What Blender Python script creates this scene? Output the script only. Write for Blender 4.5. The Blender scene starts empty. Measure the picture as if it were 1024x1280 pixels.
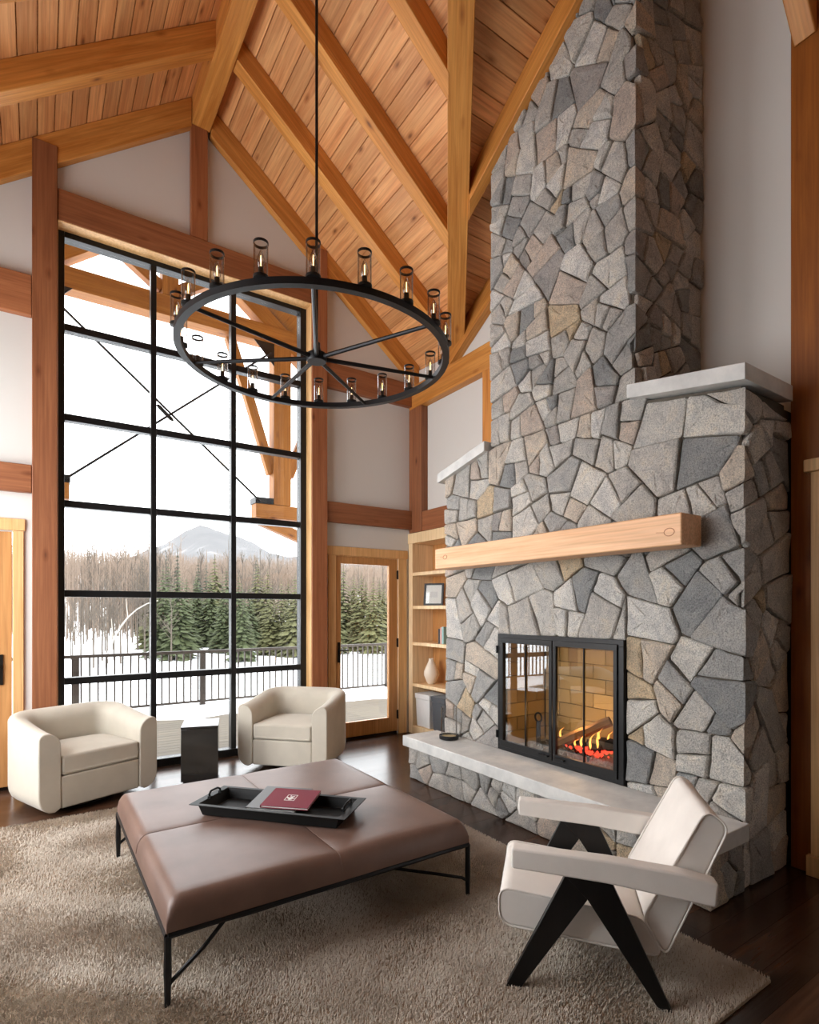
import bpy, bmesh, math, random
from mathutils import Vector, Matrix
R = math.radians
SC = bpy.context.scene
COL = SC.collection

# ------------------------------------------------------------------ camera, world, lights, exposure
TH = math.atan2(467.0, 694.0)
cd = bpy.data.cameras.new('camera')
cd.sensor_fit = 'HORIZONTAL'; cd.sensor_width = 36.0
cd.lens = 36.0 * 694.0 / 1024.0
cd.shift_y = (762.0 - 640.0) / 1024.0
cd.clip_start = 0.05; cd.clip_end = 6000
cam = bpy.data.objects.new('camera', cd); COL.objects.link(cam)
cam.location = (0, 0, 1.5); cam.rotation_euler = (R(90), 0, -TH)
SC.camera = cam

wd = bpy.data.worlds.new('overcast_sky'); SC.world = wd; wd.use_nodes = True
nt = wd.node_tree; nt.nodes.clear()
out = nt.nodes.new('ShaderNodeOutputWorld'); bg = nt.nodes.new('ShaderNodeBackground')
tc = nt.nodes.new('ShaderNodeTexCoord'); nz = nt.nodes.new('ShaderNodeTexNoise'); rp = nt.nodes.new('ShaderNodeValToRGB')
nz.inputs['Scale'].default_value = 2.2; nz.inputs['Detail'].default_value = 4
rp.color_ramp.elements[0].color = (0.90, 0.93, 0.97, 1); rp.color_ramp.elements[1].color = (1, 1, 1, 1)
nt.links.new(tc.outputs['Generated'], nz.inputs['Vector']); nt.links.new(nz.outputs['Fac'], rp.inputs['Fac'])
nt.links.new(rp.outputs['Color'], bg.inputs['Color']); bg.inputs['Strength'].default_value = 2.3
nt.links.new(bg.outputs['Background'], out.inputs['Surface'])

def area(name, loc, rot, sx, sy, watts, col=(1, 1, 1)):
    l = bpy.data.lights.new(name, 'AREA'); l.shape = 'RECTANGLE'; l.size = sx; l.size_y = sy
    l.energy = watts; l.color = col
    o = bpy.data.objects.new(name, l); COL.objects.link(o); o.location = loc; o.rotation_euler = rot
    return o
# daylight coming in through the two tall windows of the left wall
area('daylight_left_window', (-1.72, 2.75, 2.0), (0, R(-90), 0), 2.9, 1.5, 13)
area('daylight_left_window', (-1.72, 4.40, 2.0), (0, R(-90), 0), 2.9, 1.4, 38)

vs = SC.view_settings
SC.display_settings.display_device = 'sRGB'
vs.view_transform = 'Standard'; vs.look = 'None'; vs.gamma = 1.0; vs.use_curve_mapping = False
vs.exposure = 1.3
SC.cycles.use_denoising = True
SC.cycles.sample_clamp_indirect = 6.0
SC.cycles.transparent_max_bounces = 32

# ------------------------------------------------------------------ helpers
def W(o):
    m = o.matrix_basis.copy()
    if o.parent: m = W(o.parent) @ o.matrix_parent_inverse @ m
    return m
def setparent(c, p):
    c.parent = p; c.matrix_parent_inverse = W(p).inverted()
def tag(o, label=None, cat=None, group=None, kind=None):
    if label: o['label'] = label
    if cat: o['category'] = cat
    if group: o['group'] = group
    if kind: o['kind'] = kind
    return o
def empty(name, loc, label=None, cat=None, group=None, rz=0.0):
    o = bpy.data.objects.new(name, None); COL.objects.link(o); o.empty_display_size = 0.1
    o.location = loc; o.rotation_euler = (0, 0, rz)
    return tag(o, label, cat, group)

class MB:
    def __init__(s): s.v = []; s.f = []; s.m = []
    def add(s, vs, fs, mi=0):
        b = len(s.v); s.v += [tuple(p) for p in vs]
        for f in fs: s.f.append(tuple(i + b for i in f)); s.m.append(mi)
        return s
    def hexa(s, p, mi=0):   # p: 4 bottom (ccw from above), 4 top
        return s.add(p, [(3, 2, 1, 0), (4, 5, 6, 7), (0, 1, 5, 4), (1, 2, 6, 5), (2, 3, 7, 6), (3, 0, 4, 7)], mi)
    def box(s, x0, x1, y0, y1, z0, z1, mi=0):
        return s.hexa([(x0, y0, z0), (x1, y0, z0), (x1, y1, z0), (x0, y1, z0), (x0, y0, z1), (x1, y0, z1), (x1, y1, z1), (x0, y1, z1)], mi)
    def prism(s, poly, ax, a0, a1, mi=0):   # poly: 2D ccw list; ax: extrude axis 'x','y','z'
        n = len(poly)
        def P(p, a):
            return {'x': (a, p[0], p[1]), 'y': (p[0], a, p[1]), 'z': (p[0], p[1], a)}[ax]
        vs = [P(p, a0) for p in poly] + [P(p, a1) for p in poly]
        fs = [tuple(range(n - 1, -1, -1)), tuple(range(n, 2 * n))] + [(i, (i + 1) % n, n + (i + 1) % n, n + i) for i in range(n)]
        return s.add(vs, fs, mi)
    def tube(s, pts, r, n=8, cap=True, mi=0):
        pts = [Vector(p) for p in pts]; k = len(pts)
        rr = r if isinstance(r, (list, tuple)) else [r] * k
        vs = []; prev = None
        for i, p in enumerate(pts):
            t = (pts[min(i + 1, k - 1)] - pts[max(i - 1, 0)]).normalized()
            if prev is None:
                a = Vector((0, 0, 1)) if abs(t.z) < 0.9 else Vector((1, 0, 0))
                u = t.cross(a).normalized()
            else:
                u = (prev - t * prev.dot(t)).normalized()
            prev = u; w = t.cross(u)
            for j in range(n):
                a = 2 * math.pi * j / n
                vs.append(p + (u * math.cos(a) + w * math.sin(a)) * rr[i])
        fs = []
        for i in range(k - 1):
            for j in range(n):
                a = i * n + j; b = i * n + (j + 1) % n
                fs.append((a, b, b + n, a + n))
        if cap: fs += [tuple(range(n - 1, -1, -1)), tuple(range((k - 1) * n, k * n))]
        return s.add(vs, fs, mi)
    def lathe(s, prof, c=(0, 0, 0), n=24, mi=0):
        vs = []
        for r, z in prof:
            for j in range(n):
                a = 2 * math.pi * j / n
                vs.append((c[0] + r * math.cos(a), c[1] + r * math.sin(a), c[2] + z))
        fs = []
        for i in range(len(prof) - 1):
            for j in range(n):
                a = i * n + j; b = i * n + (j + 1) % n
                fs.append((a, b, b + n, a + n))
        fs.append(tuple(range(n - 1, -1, -1))); fs.append(tuple(range((len(prof) - 1) * n, len(prof) * n)))
        return s.add(vs, fs, mi)
    def tubewall(s, r, z0, z1, c, n):
        vs = [(c[0] + r * math.cos(2 * math.pi * j / n), c[1] + r * math.sin(2 * math.pi * j / n), c[2] + z) for z in (z0, z1) for j in range(n)]
        return s.add(vs, [(j, (j + 1) % n, n + (j + 1) % n, n + j) for j in range(n)])
    def mesh(s, name, mats, smooth=False, ang=35):
        me = bpy.data.meshes.new(name); me.from_pydata(s.v, [], s.f); 
        for m in (mats if isinstance(mats, (list, tuple)) else [mats]): me.materials.append(m)
        if any(s.m): me.polygons.foreach_set('material_index', s.m)
        if smooth:
            me.polygons.foreach_set('use_smooth', [True] * len(me.polygons))
            me.set_sharp_from_angle(angle=R(ang))
        me.update()
        return me
    def build(s, name, mats, parent=None, smooth=False, ang=35, bevel=0, mat=None, seg=2, fix=False, subs=0):
        me = s.mesh(name, mats, smooth, ang)
        if fix:
            bm = bmesh.new(); bm.from_mesh(me); bmesh.ops.recalc_face_normals(bm, faces=bm.faces); bm.to_mesh(me); bm.free()
        o = bpy.data.objects.new(name, me); COL.objects.link(o)
        if mat is not None: o.matrix_basis = mat
        if parent is not None: setparent(o, parent)
        if bevel:
            b = o.modifiers.new('bevel', 'BEVEL'); b.width = bevel; b.segments = seg; b.limit_method = 'ANGLE'; b.angle_limit = R(40)
            if not smooth:
                me.polygons.foreach_set('use_smooth', [True] * len(me.polygons)); me.set_sharp_from_angle(angle=R(50))
            b.harden_normals = False
        if subs:
            m = o.modifiers.new('subd', 'SUBSURF'); m.levels = subs; m.render_levels = subs
        return o

def framed(name, pts8, mats, parent=None, bevel=0.006, axis=None):
    """hexahedron given in world points; local X runs along its long axis so the wood grain follows it"""
    p = [Vector(q) for q in pts8]
    c = sum(p, Vector()) / 8
    if axis is None:
        e = [(p[1] - p[0]), (p[3] - p[0]), (p[4] - p[0])]
        axis = max(e, key=lambda q: q.length)
    x = axis.normalized()
    up = Vector((0, 0, 1)) if abs(x.z) < 0.95 else Vector((0, 1, 0))
    y = up.cross(x).normalized(); z = x.cross(y)
    M = Matrix((( x.x, y.x, z.x, c.x), (x.y, y.y, z.y, c.y), (x.z, y.z, z.z, c.z), (0, 0, 0, 1)))
    Mi = M.inverted()
    mb = MB().hexa([Mi @ q for q in p])
    return mb.build(name, mats, parent, bevel=bevel, mat=M, fix=True)
def bbox8(x0, x1, y0, y1, z0, z1):
    return [(x0, y0, z0), (x1, y0, z0), (x1, y1, z0), (x0, y1, z0), (x0, y0, z1), (x1, y0, z1), (x1, y1, z1), (x0, y1, z1)]
def tbox(name, x0, x1, y0, y1, z0, z1, mats, parent=None, bevel=0.006):
    return framed(name, bbox8(x0, x1, y0, y1, z0, z1), mats, parent, bevel)
def stick(name, a, b, w, h, mats, parent=None, bevel=0.006, side=None):
    """square timber from a to b; w across (side direction), h along the other"""
    a = Vector(a); b = Vector(b); x = (b - a).normalized()
    if side is None: side = Vector((0, 1, 0)) if abs(x.y) < 0.9 else Vector((1, 0, 0))
    y = (Vector(side) - x * x.dot(Vector(side))).normalized(); z = x.cross(y)
    p = []
    for zz in (-h / 2, h / 2):
        for q, yy in ((a, -w / 2), (b, -w / 2), (b, w / 2), (a, w / 2)):
            p.append(q + y * yy + z * zz)
    return framed(name, p, mats, parent, bevel, axis=x)

# ------------------------------------------------------------------ materials
def srgb(r, g, b):
    f = lambda c: (c / 255 / 12.92) if c / 255 <= 0.04045 else ((c / 255 + 0.055) / 1.055) ** 2.4
    return (f(r), f(g), f(b), 1)
def newmat(name, col=(0.5, 0.5, 0.5, 1), rough=0.6, metal=0.0, spec=0.5):
    m = bpy.data.materials.new(name); m.use_nodes = True
    b = m.node_tree.nodes['Principled BSDF']
    b.inputs['Base Color'].default_value = col; b.inputs['Roughness'].default_value = rough
    b.inputs['Metallic'].default_value = metal; b.inputs['Specular IOR Level'].default_value = spec
    return m, m.node_tree, b
def N(nt, t, **kw):
    n = nt.nodes.new(t)
    for k, v in kw.items():
        if k in n.inputs.keys(): n.inputs[k].default_value = v
        else: setattr(n, k, v)
    return n
def ramp(nt, stops, interp='LINEAR'):
    r = nt.nodes.new('ShaderNodeValToRGB'); e = r.color_ramp.elements
    while len(e) < len(stops): e.new(0.5)
    for k, (p, c) in zip(e, stops): k.position = p; k.color = c
    r.color_ramp.interpolation = interp
    return r
def mixc(nt, mode, fac=None):
    m = nt.nodes.new('ShaderNodeMix'); m.data_type = 'RGBA'; m.blend_type = mode
    if fac is not None: m.inputs[0].default_value = fac
    return m
def bumpit(nt, b, src, strength=0.3, dist=0.01):
    bp = N(nt, 'ShaderNodeBump'); bp.inputs['Strength'].default_value = strength; bp.inputs['Distance'].default_value = dist
    nt.links.new(src, bp.inputs['Height']); nt.links.new(bp.outputs['Normal'], b.inputs['Normal'])
def wood(name, dark, light, rough=0.5, axis='X', var=0.25, knots=True, grain=1.0, spec=0.4, rnd=True):
    m, nt, b = newmat(name, light, rough, 0, spec)
    L = nt.links
    tc = N(nt, 'ShaderNodeTexCoord'); oi = N(nt, 'ShaderNodeObjectInfo')
    add = N(nt, 'ShaderNodeVectorMath', operation='ADD'); mul = N(nt, 'ShaderNodeVectorMath', operation='SCALE')
    cmb = N(nt, 'ShaderNodeCombineXYZ')
    for k in range(3): L.new(oi.outputs['Random'], cmb.inputs[k])
    L.new(cmb.outputs[0], mul.inputs[0]); mul.inputs['Scale'].default_value = 37.0 if rnd else 0.0
    L.new(tc.outputs['Object'], add.inputs[0]); L.new(mul.outputs[0], add.inputs[1])
    mp = N(nt, 'ShaderNodeMapping'); s = {'X': (0.7, 9, 9), 'Y': (9, 0.7, 9), 'Z': (9, 9, 0.7)}[axis]
    mp.inputs['Scale'].default_value = tuple(q * grain for q in s); L.new(add.outputs[0], mp.inputs['Vector'])
    n1 = N(nt, 'ShaderNodeTexNoise', Scale=1.6, Detail=7.0, Roughness=0.62, Distortion=0.7); L.new(mp.outputs[0], n1.inputs['Vector'])
    r1 = ramp(nt, [(0.28, dark), (0.72, light)]); L.new(n1.outputs['Fac'], r1.inputs['Fac'])
    mp2 = N(nt, 'ShaderNodeMapping'); s2 = {'X': (1.5, 60, 60), 'Y': (60, 1.5, 60), 'Z': (60, 60, 1.5)}[axis]
    mp2.inputs['Scale'].default_value = s2; L.new(add.outputs[0], mp2.inputs['Vector'])
    n2 = N(nt, 'ShaderNodeTexNoise', Scale=1.2, Detail=3.0); L.new(mp2.outputs[0], n2.inputs['Vector'])
    r2 = ramp(nt, [(0.3, (0.78, 0.74, 0.70, 1)), (0.65, (1.08, 1.08, 1.08, 1))]); L.new(n2.outputs['Fac'], r2.inputs['Fac'])
    mx = mixc(nt, 'MULTIPLY', 0.8); L.new(r1.outputs[0], mx.inputs[6]); L.new(r2.outputs[0], mx.inputs[7])
    last = mx.outputs[2]
    if knots:
        mp3 = N(nt, 'ShaderNodeMapping'); s3 = {'X': (2.3, 5.5, 5.5), 'Y': (5.5, 2.3, 5.5), 'Z': (5.5, 5.5, 2.3)}[axis]
        mp3.inputs['Scale'].default_value = s3; L.new(add.outputs[0], mp3.inputs['Vector'])
        vo = N(nt, 'ShaderNodeTexVoronoi', Scale=1.0); L.new(mp3.outputs[0], vo.inputs['Vector'])
        r3 = ramp(nt, [(0.035, (0.22, 0.13, 0.08, 1)), (0.09, (0.72, 0.6, 0.5, 1)), (0.17, (1, 1, 1, 1))]); L.new(vo.outputs['Distance'], r3.inputs['Fac'])
        mk = mixc(nt, 'MULTIPLY', 0.85); L.new(last, mk.inputs[6]); L.new(r3.outputs[0], mk.inputs[7]); last = mk.outputs[2]
    hs = N(nt, 'ShaderNodeHueSaturation'); mr = N(nt, 'ShaderNodeMapRange')
    mr.inputs['To Min'].default_value = 1 - var; mr.inputs['To Max'].default_value = 1 + var
    L.new(oi.outputs['Random'], mr.inputs['Value']); L.new(mr.outputs[0], hs.inputs['Value'])
    L.new(last, hs.inputs['Color']); L.new(hs.outputs[0], b.inputs['Base Color'])
    bumpit(nt, b, n2.outputs['Fac'], 0.12, 0.004)
    return m
M = {}
M['post'] = wood('reddish_fir_timber', srgb(134, 80, 50), srgb(164, 106, 70), 0.5)
M['rafter'] = wood('golden_fir_timber', srgb(184, 114, 46), srgb(224, 160, 84), 0.45, var=0.08)
M['plank'] = wood('ceiling_fir_plank', srgb(196, 128, 76), srgb(238, 182, 124), 0.5, var=0.18)
M['darkpost'] = wood('dark_orange_timber', srgb(128, 70, 22), srgb(160, 96, 38), 0.5, var=0.03)
M['mantel'] = wood('pale_fir_mantel', srgb(226, 172, 126), srgb(242, 198, 156), 0.45, var=0.03, knots=False)
M['trim'] = wood('clear_fir_trim', srgb(206, 158, 100), srgb(232, 190, 136), 0.45, axis='Z', var=0.04, knots=False)
M['maple'] = wood('pale_bookcase_wood', srgb(228, 196, 150), srgb(246, 220, 178), 0.45, axis='Z', var=0.02, knots=False)
M['door'] = wood('fir_door_wood', srgb(176, 122, 70), srgb(206, 154, 98), 0.42, axis='Z', var=0.04, knots=False)
M['floor'] = wood('dark_walnut_plank', srgb(42, 28, 21), srgb(88, 61, 45), 0.24, var=0.45, knots=False, spec=0.5)
M['exterior'] = wood('exterior_timber', srgb(146, 88, 30), srgb(182, 120, 52), 0.6, var=0.06)
M['decking'] = wood('weathered_decking', srgb(76, 68, 56), srgb(104, 94, 78), 0.7, var=0.1, knots=False)
M['birch'] = newmat('pale_bark', srgb(150, 145, 136), 0.8)[0]

m, nt, b = newmat('wall_paint', srgb(214, 211, 206), 0.85)
tcx = N(nt, 'ShaderNodeTexCoord'); n1 = N(nt, 'ShaderNodeTexNoise', Scale=220.0, Detail=2.0); nt.links.new(tcx.outputs['Object'], n1.inputs['Vector'])
bumpit(nt, b, n1.outputs['Fac'], 0.05, 0.002); M['wall'] = m
M['black'] = newmat('black_steel', srgb(30, 30, 31), 0.38, 0.4)[0]
M['iron'] = newmat('dark_iron', srgb(38, 38, 40), 0.42, 0.7)[0]
M['bronze'] = newmat('dark_bronze_hardware', srgb(40, 34, 30), 0.4, 0.7)[0]
M['blackwood'] = wood('ebonised_wood', srgb(12, 11, 11), srgb(22, 20, 20), 0.42, axis='Z', var=0.02, knots=False)
def stone_mat():
    m, nt, b = newmat('fieldstone', srgb(150, 148, 144), 0.82, 0, 0.35); L = nt.links
    tc = N(nt, 'ShaderNodeTexCoord'); oi = N(nt, 'ShaderNodeObjectInfo')
    cr = ramp(nt, [(0.0, srgb(192, 190, 186)), (0.13, srgb(222, 217, 209)), (0.26, srgb(204, 200, 193)), (0.38, srgb(234, 229, 220)), (0.50, srgb(164, 165, 164)),
                   (0.59, srgb(226, 212, 195)), (0.68, srgb(212, 206, 198)), (0.78, srgb(220, 199, 168)), (0.83, srgb(238, 234, 227)), (0.91, srgb(216, 200, 186)), (0.965, srgb(186, 180, 175))], 'CONSTANT')
    L.new(oi.outputs['Random'], cr.inputs['Fac'])
    ad = N(nt, 'ShaderNodeVectorMath', operation='MULTIPLY_ADD'); L.new(oi.outputs['Random'], ad.inputs[2])
    cm = N(nt, 'ShaderNodeCombineXYZ')
    for k in range(3): L.new(oi.outputs['Random'], cm.inputs[k])
    sc = N(nt, 'ShaderNodeVectorMath', operation='SCALE'); sc.inputs['Scale'].default_value = 53.0; L.new(cm.outputs[0], sc.inputs[0])
    v = N(nt, 'ShaderNodeVectorMath', operation='ADD'); L.new(tc.outputs['Object'], v.inputs[0]); L.new(sc.outputs[0], v.inputs[1])
    nt.nodes.remove(ad)
    n1 = N(nt, 'ShaderNodeTexNoise', Scale=7.0, Detail=5.0, Roughness=0.6, Distortion=0.8); L.new(v.outputs[0], n1.inputs['Vector'])
    n2 = N(nt, 'ShaderNodeTexNoise', Scale=130.0, Detail=3.0, Roughness=0.7); L.new(v.outputs[0], n2.inputs['Vector'])
    n3 = N(nt, 'ShaderNodeTexNoise', Scale=22.0, Detail=8.0, Roughness=0.8, Distortion=0.4); L.new(v.outputs[0], n3.inputs['Vector'])
    ra = ramp(nt, [(0.30, (0.70, 0.72, 0.75, 1)), (0.55, (1, 1, 1, 1)), (0.75, (1.12, 1.06, 0.96, 1))]); L.new(n1.outputs['Fac'], ra.inputs['Fac'])
    rb = ramp(nt, [(0.34, (0.52, 0.52, 0.53, 1)), (0.50, (1.1, 1.1, 1.1, 1)), (0.68, (1.5, 1.5, 1.5, 1))]); L.new(n2.outputs['Fac'], rb.inputs['Fac'])
    m1 = mixc(nt, 'MULTIPLY', 0.9); L.new(cr.outputs[0], m1.inputs[6]); L.new(ra.outputs[0], m1.inputs[7])
    m2 = mixc(nt, 'MULTIPLY', 0.75); L.new(m1.outputs[2], m2.inputs[6]); L.new(rb.outputs[0], m2.inputs[7])
    L.new(m2.outputs[2], b.inputs['Base Color'])
    ma = N(nt, 'ShaderNodeMath', operation='MULTIPLY_ADD'); ma.inputs[1].default_value = 0.35; L.new(n2.outputs['Fac'], ma.inputs[0]); L.new(n3.outputs['Fac'], ma.inputs[2])
    bumpit(nt, b, ma.outputs[0], 1.0, 0.034)
    return m
M['stone'] = stone_mat()
m, nt, b = newmat('mortar', srgb(92, 84, 74), 0.95)
n1 = N(nt, 'ShaderNodeTexNoise', Scale=60.0, Detail=4.0); nt.links.new(N(nt, 'ShaderNodeTexCoord').outputs['Object'], n1.inputs['Vector']); bumpit(nt, b, n1.outputs['Fac'], 0.6, 0.01); M['mortar'] = m
m, nt, b = newmat('honed_limestone', srgb(205, 205, 202), 0.55)
n1 = N(nt, 'ShaderNodeTexNoise', Scale=5.0, Detail=8.0, Roughness=0.65); nt.links.new(N(nt, 'ShaderNodeTexCoord').outputs['Object'], n1.inputs['Vector'])
r1 = ramp(nt, [(0.3, srgb(186, 187, 186)), (0.7, srgb(222, 221, 217))]); nt.links.new(n1.outputs['Fac'], r1.inputs['Fac']); nt.links.new(r1.outputs[0], b.inputs['Base Color']); bumpit(nt, b, n1.outputs['Fac'], 0.1, 0.004); M['slab'] = m
def fabric(name, c, scale=420.0, sheen=0.25, bump=0.25):
    m, nt, b = newmat(name, c, 0.92, 0, 0.2); L = nt.links
    tc = N(nt, 'ShaderNodeTexCoord'); n = N(nt, 'ShaderNodeTexNoise', Scale=scale, Detail=3.0); L.new(tc.outputs['Object'], n.inputs['Vector'])
    n2 = N(nt, 'ShaderNodeTexNoise', Scale=6.0, Detail=4.0); L.new(tc.outputs['Object'], n2.inputs['Vector'])
    r = ramp(nt, [(0.3, tuple(q * 0.9 for q in c[:3]) + (1,)), (0.7, c)]); L.new(n2.outputs['Fac'], r.inputs['Fac']); L.new(r.outputs[0], b.inputs['Base Color'])
    b.inputs['Sheen Weight'].default_value = sheen; b.inputs['Sheen Roughness'].default_value = 0.4
    bumpit(nt, b, n.outputs['Fac'], bump, 0.003)
    return m
M['velvet'] = fabric('cream_chair_fabric', srgb(203, 196, 182), 300.0)
M['linen'] = fabric('white_linen', srgb(238, 232, 225), 520.0, 0.15)
M['rug'] = fabric('beige_rug_backing', srgb(176, 158, 138), 90.0, 0.0)
m, nt, b = newmat('beige_rug_pile', srgb(205, 188, 168), 0.95, 0, 0.05)
hi = N(nt, 'ShaderNodeTexCoord'); n1 = N(nt, 'ShaderNodeTexNoise', Scale=3.0, Detail=5.0); nt.links.new(hi.outputs['Object'], n1.inputs['Vector'])
r1 = ramp(nt, [(0.3, srgb(178, 165, 150)), (0.7, srgb(218, 208, 195))]); nt.links.new(n1.outputs['Fac'], r1.inputs['Fac']); nt.links.new(r1.outputs[0], b.inputs['Base Color']); M['pile'] = m
m, nt, b = newmat('brown_leather', srgb(122, 92, 80), 0.42, 0, 0.5)
tcx = N(nt, 'ShaderNodeTexCoord'); n1 = N(nt, 'ShaderNodeTexNoise', Scale=4.0, Detail=6.0); nt.links.new(tcx.outputs['Object'], n1.inputs['Vector'])
r1 = ramp(nt, [(0.3, srgb(104, 80, 70)), (0.7, srgb(124, 98, 87))]); nt.links.new(n1.outputs['Fac'], r1.inputs['Fac']); nt.links.new(r1.outputs[0], b.inputs['Base Color'])
v1 = N(nt, 'ShaderNodeTexVoronoi', Scale=260.0); nt.links.new(tcx.outputs['Object'], v1.inputs['Vector']); bumpit(nt, b, v1.outputs['Distance'], 0.12, 0.002); M['leather'] = m
def glass(name, tint=(1, 1, 1, 1), rough=0.0, boost=1.0):
    m = bpy.data.materials.new(name); m.use_nodes = True; nt = m.node_tree; nt.nodes.clear()
    o = N(nt, 'ShaderNodeOutputMaterial'); t = N(nt, 'ShaderNodeBsdfTransparent'); g = N(nt, 'ShaderNodeBsdfGlossy'); mx = N(nt, 'ShaderNodeMixShader')
    t.inputs['Color'].default_value = tint; g.inputs['Roughness'].default_value = rough
    fr = N(nt, 'ShaderNodeFresnel'); ge = N(nt, 'ShaderNodeNewGeometry'); io = N(nt, 'ShaderNodeMapRange')
    io.inputs['To Min'].default_value = 1.5; io.inputs['To Max'].default_value = 1 / 1.5
    nt.links.new(ge.outputs['Backfacing'], io.inputs['Value']); nt.links.new(io.outputs[0], fr.inputs['IOR'])
    mu = N(nt, 'ShaderNodeMath', operation='MULTIPLY'); mu.inputs[1].default_value = boost
    nt.links.new(fr.outputs[0], mu.inputs[0]); nt.links.new(mu.outputs[0], mx.inputs[0]); nt.links.new(t.outputs[0], mx.inputs[1]); nt.links.new(g.outputs[0], mx.inputs[2])
    nt.links.new(mx.outputs[0], o.inputs['Surface'])
    return m
M['glass'] = glass('window_glass', (0.97, 0.98, 0.98, 1), boost=0.7)
M['fireglass'] = glass('fire_door_glass', (0.95, 0.93, 0.88, 1), boost=4.5)
def edge_glass(name, centre, edge, boost):
    m = glass(name, (1, 1, 1, 1), 0.02, boost); nt = m.node_tree
    t = [n for n in nt.nodes if n.type == 'BSDF_TRANSPARENT'][0]
    lw = N(nt, 'ShaderNodeLayerWeight'); lw.inputs['Blend'].default_value = 0.5
    r = ramp(nt, [(0.40, centre), (0.90, edge)]); nt.links.new(lw.outputs['Facing'], r.inputs['Fac']); nt.links.new(r.outputs[0], t.inputs['Color'])
    return m
M['lampglass'] = edge_glass('clear_lamp_glass', (.90, .89, .88, 1), (.10, .10, .10, 1), 2.2)
def emit(name, c, s):
    m = bpy.data.materials.new(name); m.use_nodes = True; nt = m.node_tree; nt.nodes.clear()
    o = N(nt, 'ShaderNodeOutputMaterial'); e = N(nt, 'ShaderNodeEmission'); e.inputs['Color'].default_value = c; e.inputs['Strength'].default_value = s
    nt.links.new(e.outputs[0], o.inputs['Surface']); return m
M['filament'] = emit('warm_filament', (1.0, 0.62, 0.25, 1), 3.0)
M['flame'] = emit('flame', (1.0, 0.34, 0.07, 1), 1.5)
M['ember'] = emit('ember', (1.0, 0.06, 0.03, 1), 1.0)
m, nt, b = newmat('snow', srgb(244, 246, 248), 0.7)
n1 = N(nt, 'ShaderNodeTexNoise', Scale=1.2, Detail=8.0); nt.links.new(N(nt, 'ShaderNodeTexCoord').outputs['Object'], n1.inputs['Vector']); bumpit(nt, b, n1.outputs['Fac'], 0.5, 0.15); M['snow'] = m
M['bark'] = newmat('grey_brown_bark', srgb(84, 75, 66), 0.9)[0]
M['twig'] = newmat('brown_twigs', srgb(120, 104, 91), 0.9)[0]
M['needle'] = newmat('green_needles', srgb(66, 74, 44), 0.85)[0]
M['needle_olive'] = newmat('olive_needles', srgb(84, 84, 50), 0.85)[0]
M['needle_dark'] = newmat('dark_needles', srgb(50, 58, 42), 0.85)[0]
m, nt, b = newmat('hazed_snowy_woods', srgb(150, 150, 152), 0.95)  # snow and bare woods, with distance haze put into the greys
tcx = N(nt, 'ShaderNodeTexCoord'); n1 = N(nt, 'ShaderNodeTexNoise', Scale=0.006, Detail=9.0, Roughness=0.65, Distortion=1.2); nt.links.new(tcx.outputs['Object'], n1.inputs['Vector'])
r1 = ramp(nt, [(0.3, srgb(82, 82, 84)), (0.58, srgb(96, 95, 96)), (0.68, srgb(136, 136, 137))]); nt.links.new(n1.outputs['Fac'], r1.inputs['Fac']); nt.links.new(r1.outputs[0], b.inputs['Base Color']); M['mountain'] = m
M['ash'] = newmat('grey_ash', srgb(150, 148, 145), 0.95)[0]
M['brick'] = None
m, nt, b = newmat('tan_firebrick', srgb(176, 150, 100), 0.9)
oi = N(nt, 'ShaderNodeObjectInfo'); r1 = ramp(nt, [(0, srgb(142, 118, 74)), (1, srgb(176, 150, 100))]); nt.links.new(oi.outputs['Random'], r1.inputs['Fac']); nt.links.new(r1.outputs[0], b.inputs['Base Color']); M['brick'] = m
M['char'] = wood('split_log', srgb(70, 48, 28), srgb(150, 108, 62), 0.8, var=0.1, knots=False)
M['charred'] = newmat('charred_wood', srgb(28, 24, 22), 0.9)[0]
M['burgundy'] = newmat('burgundy_cloth', srgb(122, 30, 50), 0.7)[0]
M['greybook'] = newmat('mottled_grey_cover', srgb(84, 85, 86), 0.4)[0]
M['paper'] = newmat('white_paper', srgb(238, 236, 232), 0.8)[0]
M['white'] = newmat('white_ink', srgb(235, 232, 228), 0.7)[0]
M['ceramic'] = newmat('ivory_ceramic', srgb(232, 218, 200), 0.45)[0]
M['gold'] = newmat('brass_inside', srgb(206, 184, 130), 0.4, 0.3)[0]
M['basketw'] = fabric('white_felt', srgb(226, 224, 222), 200.0)
M['basketg'] = fabric('charcoal_felt', srgb(84, 86, 90), 200.0)
M['pink'] = newmat('pink_cloth', srgb(214, 168, 162), 0.7)[0]
M['teal'] = newmat('teal_cloth', srgb(150, 186, 184), 0.7)[0]
M['darkbox'] = newmat('polished_black_box', srgb(40, 39, 38), 0.10, 0, 0.8)[0]
M['tray'] = newmat('black_tray_metal', srgb(14, 14, 14), 0.5, 0.0, 0.25)[0]

# ------------------------------------------------------------------ room geometry constants
XR, MS, ZU, ZD = 1.33, 0.78, 6.26, 6.49        # ridge x, slope, underside / deck height at the ridge
YF, YW, YG = 5.58, 5.66, 5.72                  # timber faces, wall plane, window frame plane
XL, XP, XW = -1.5, 3.80, 3.90                  # left wall, right timber faces, right wall plane
YC, CS = 1.65, 0.606                           # cross ridge y, cross slope
zu = lambda x: ZU - MS * abs(x - XR)
zd = lambda x: ZD - MS * abs(x - XR)
zcu = lambda y: 7.297 - 0.606 * y if y > YC else zcu(2 * YC - y)
zcd = lambda y: ZD - 0.08 - CS * abs(y - YC)
RND = random.Random(7)

# ------------------------------------------------------------------ walls
def struct(o): o['kind'] = 'structure'; return o
m_ = MB()
def gable_top(x): return zd(x) + 0.05
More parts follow.
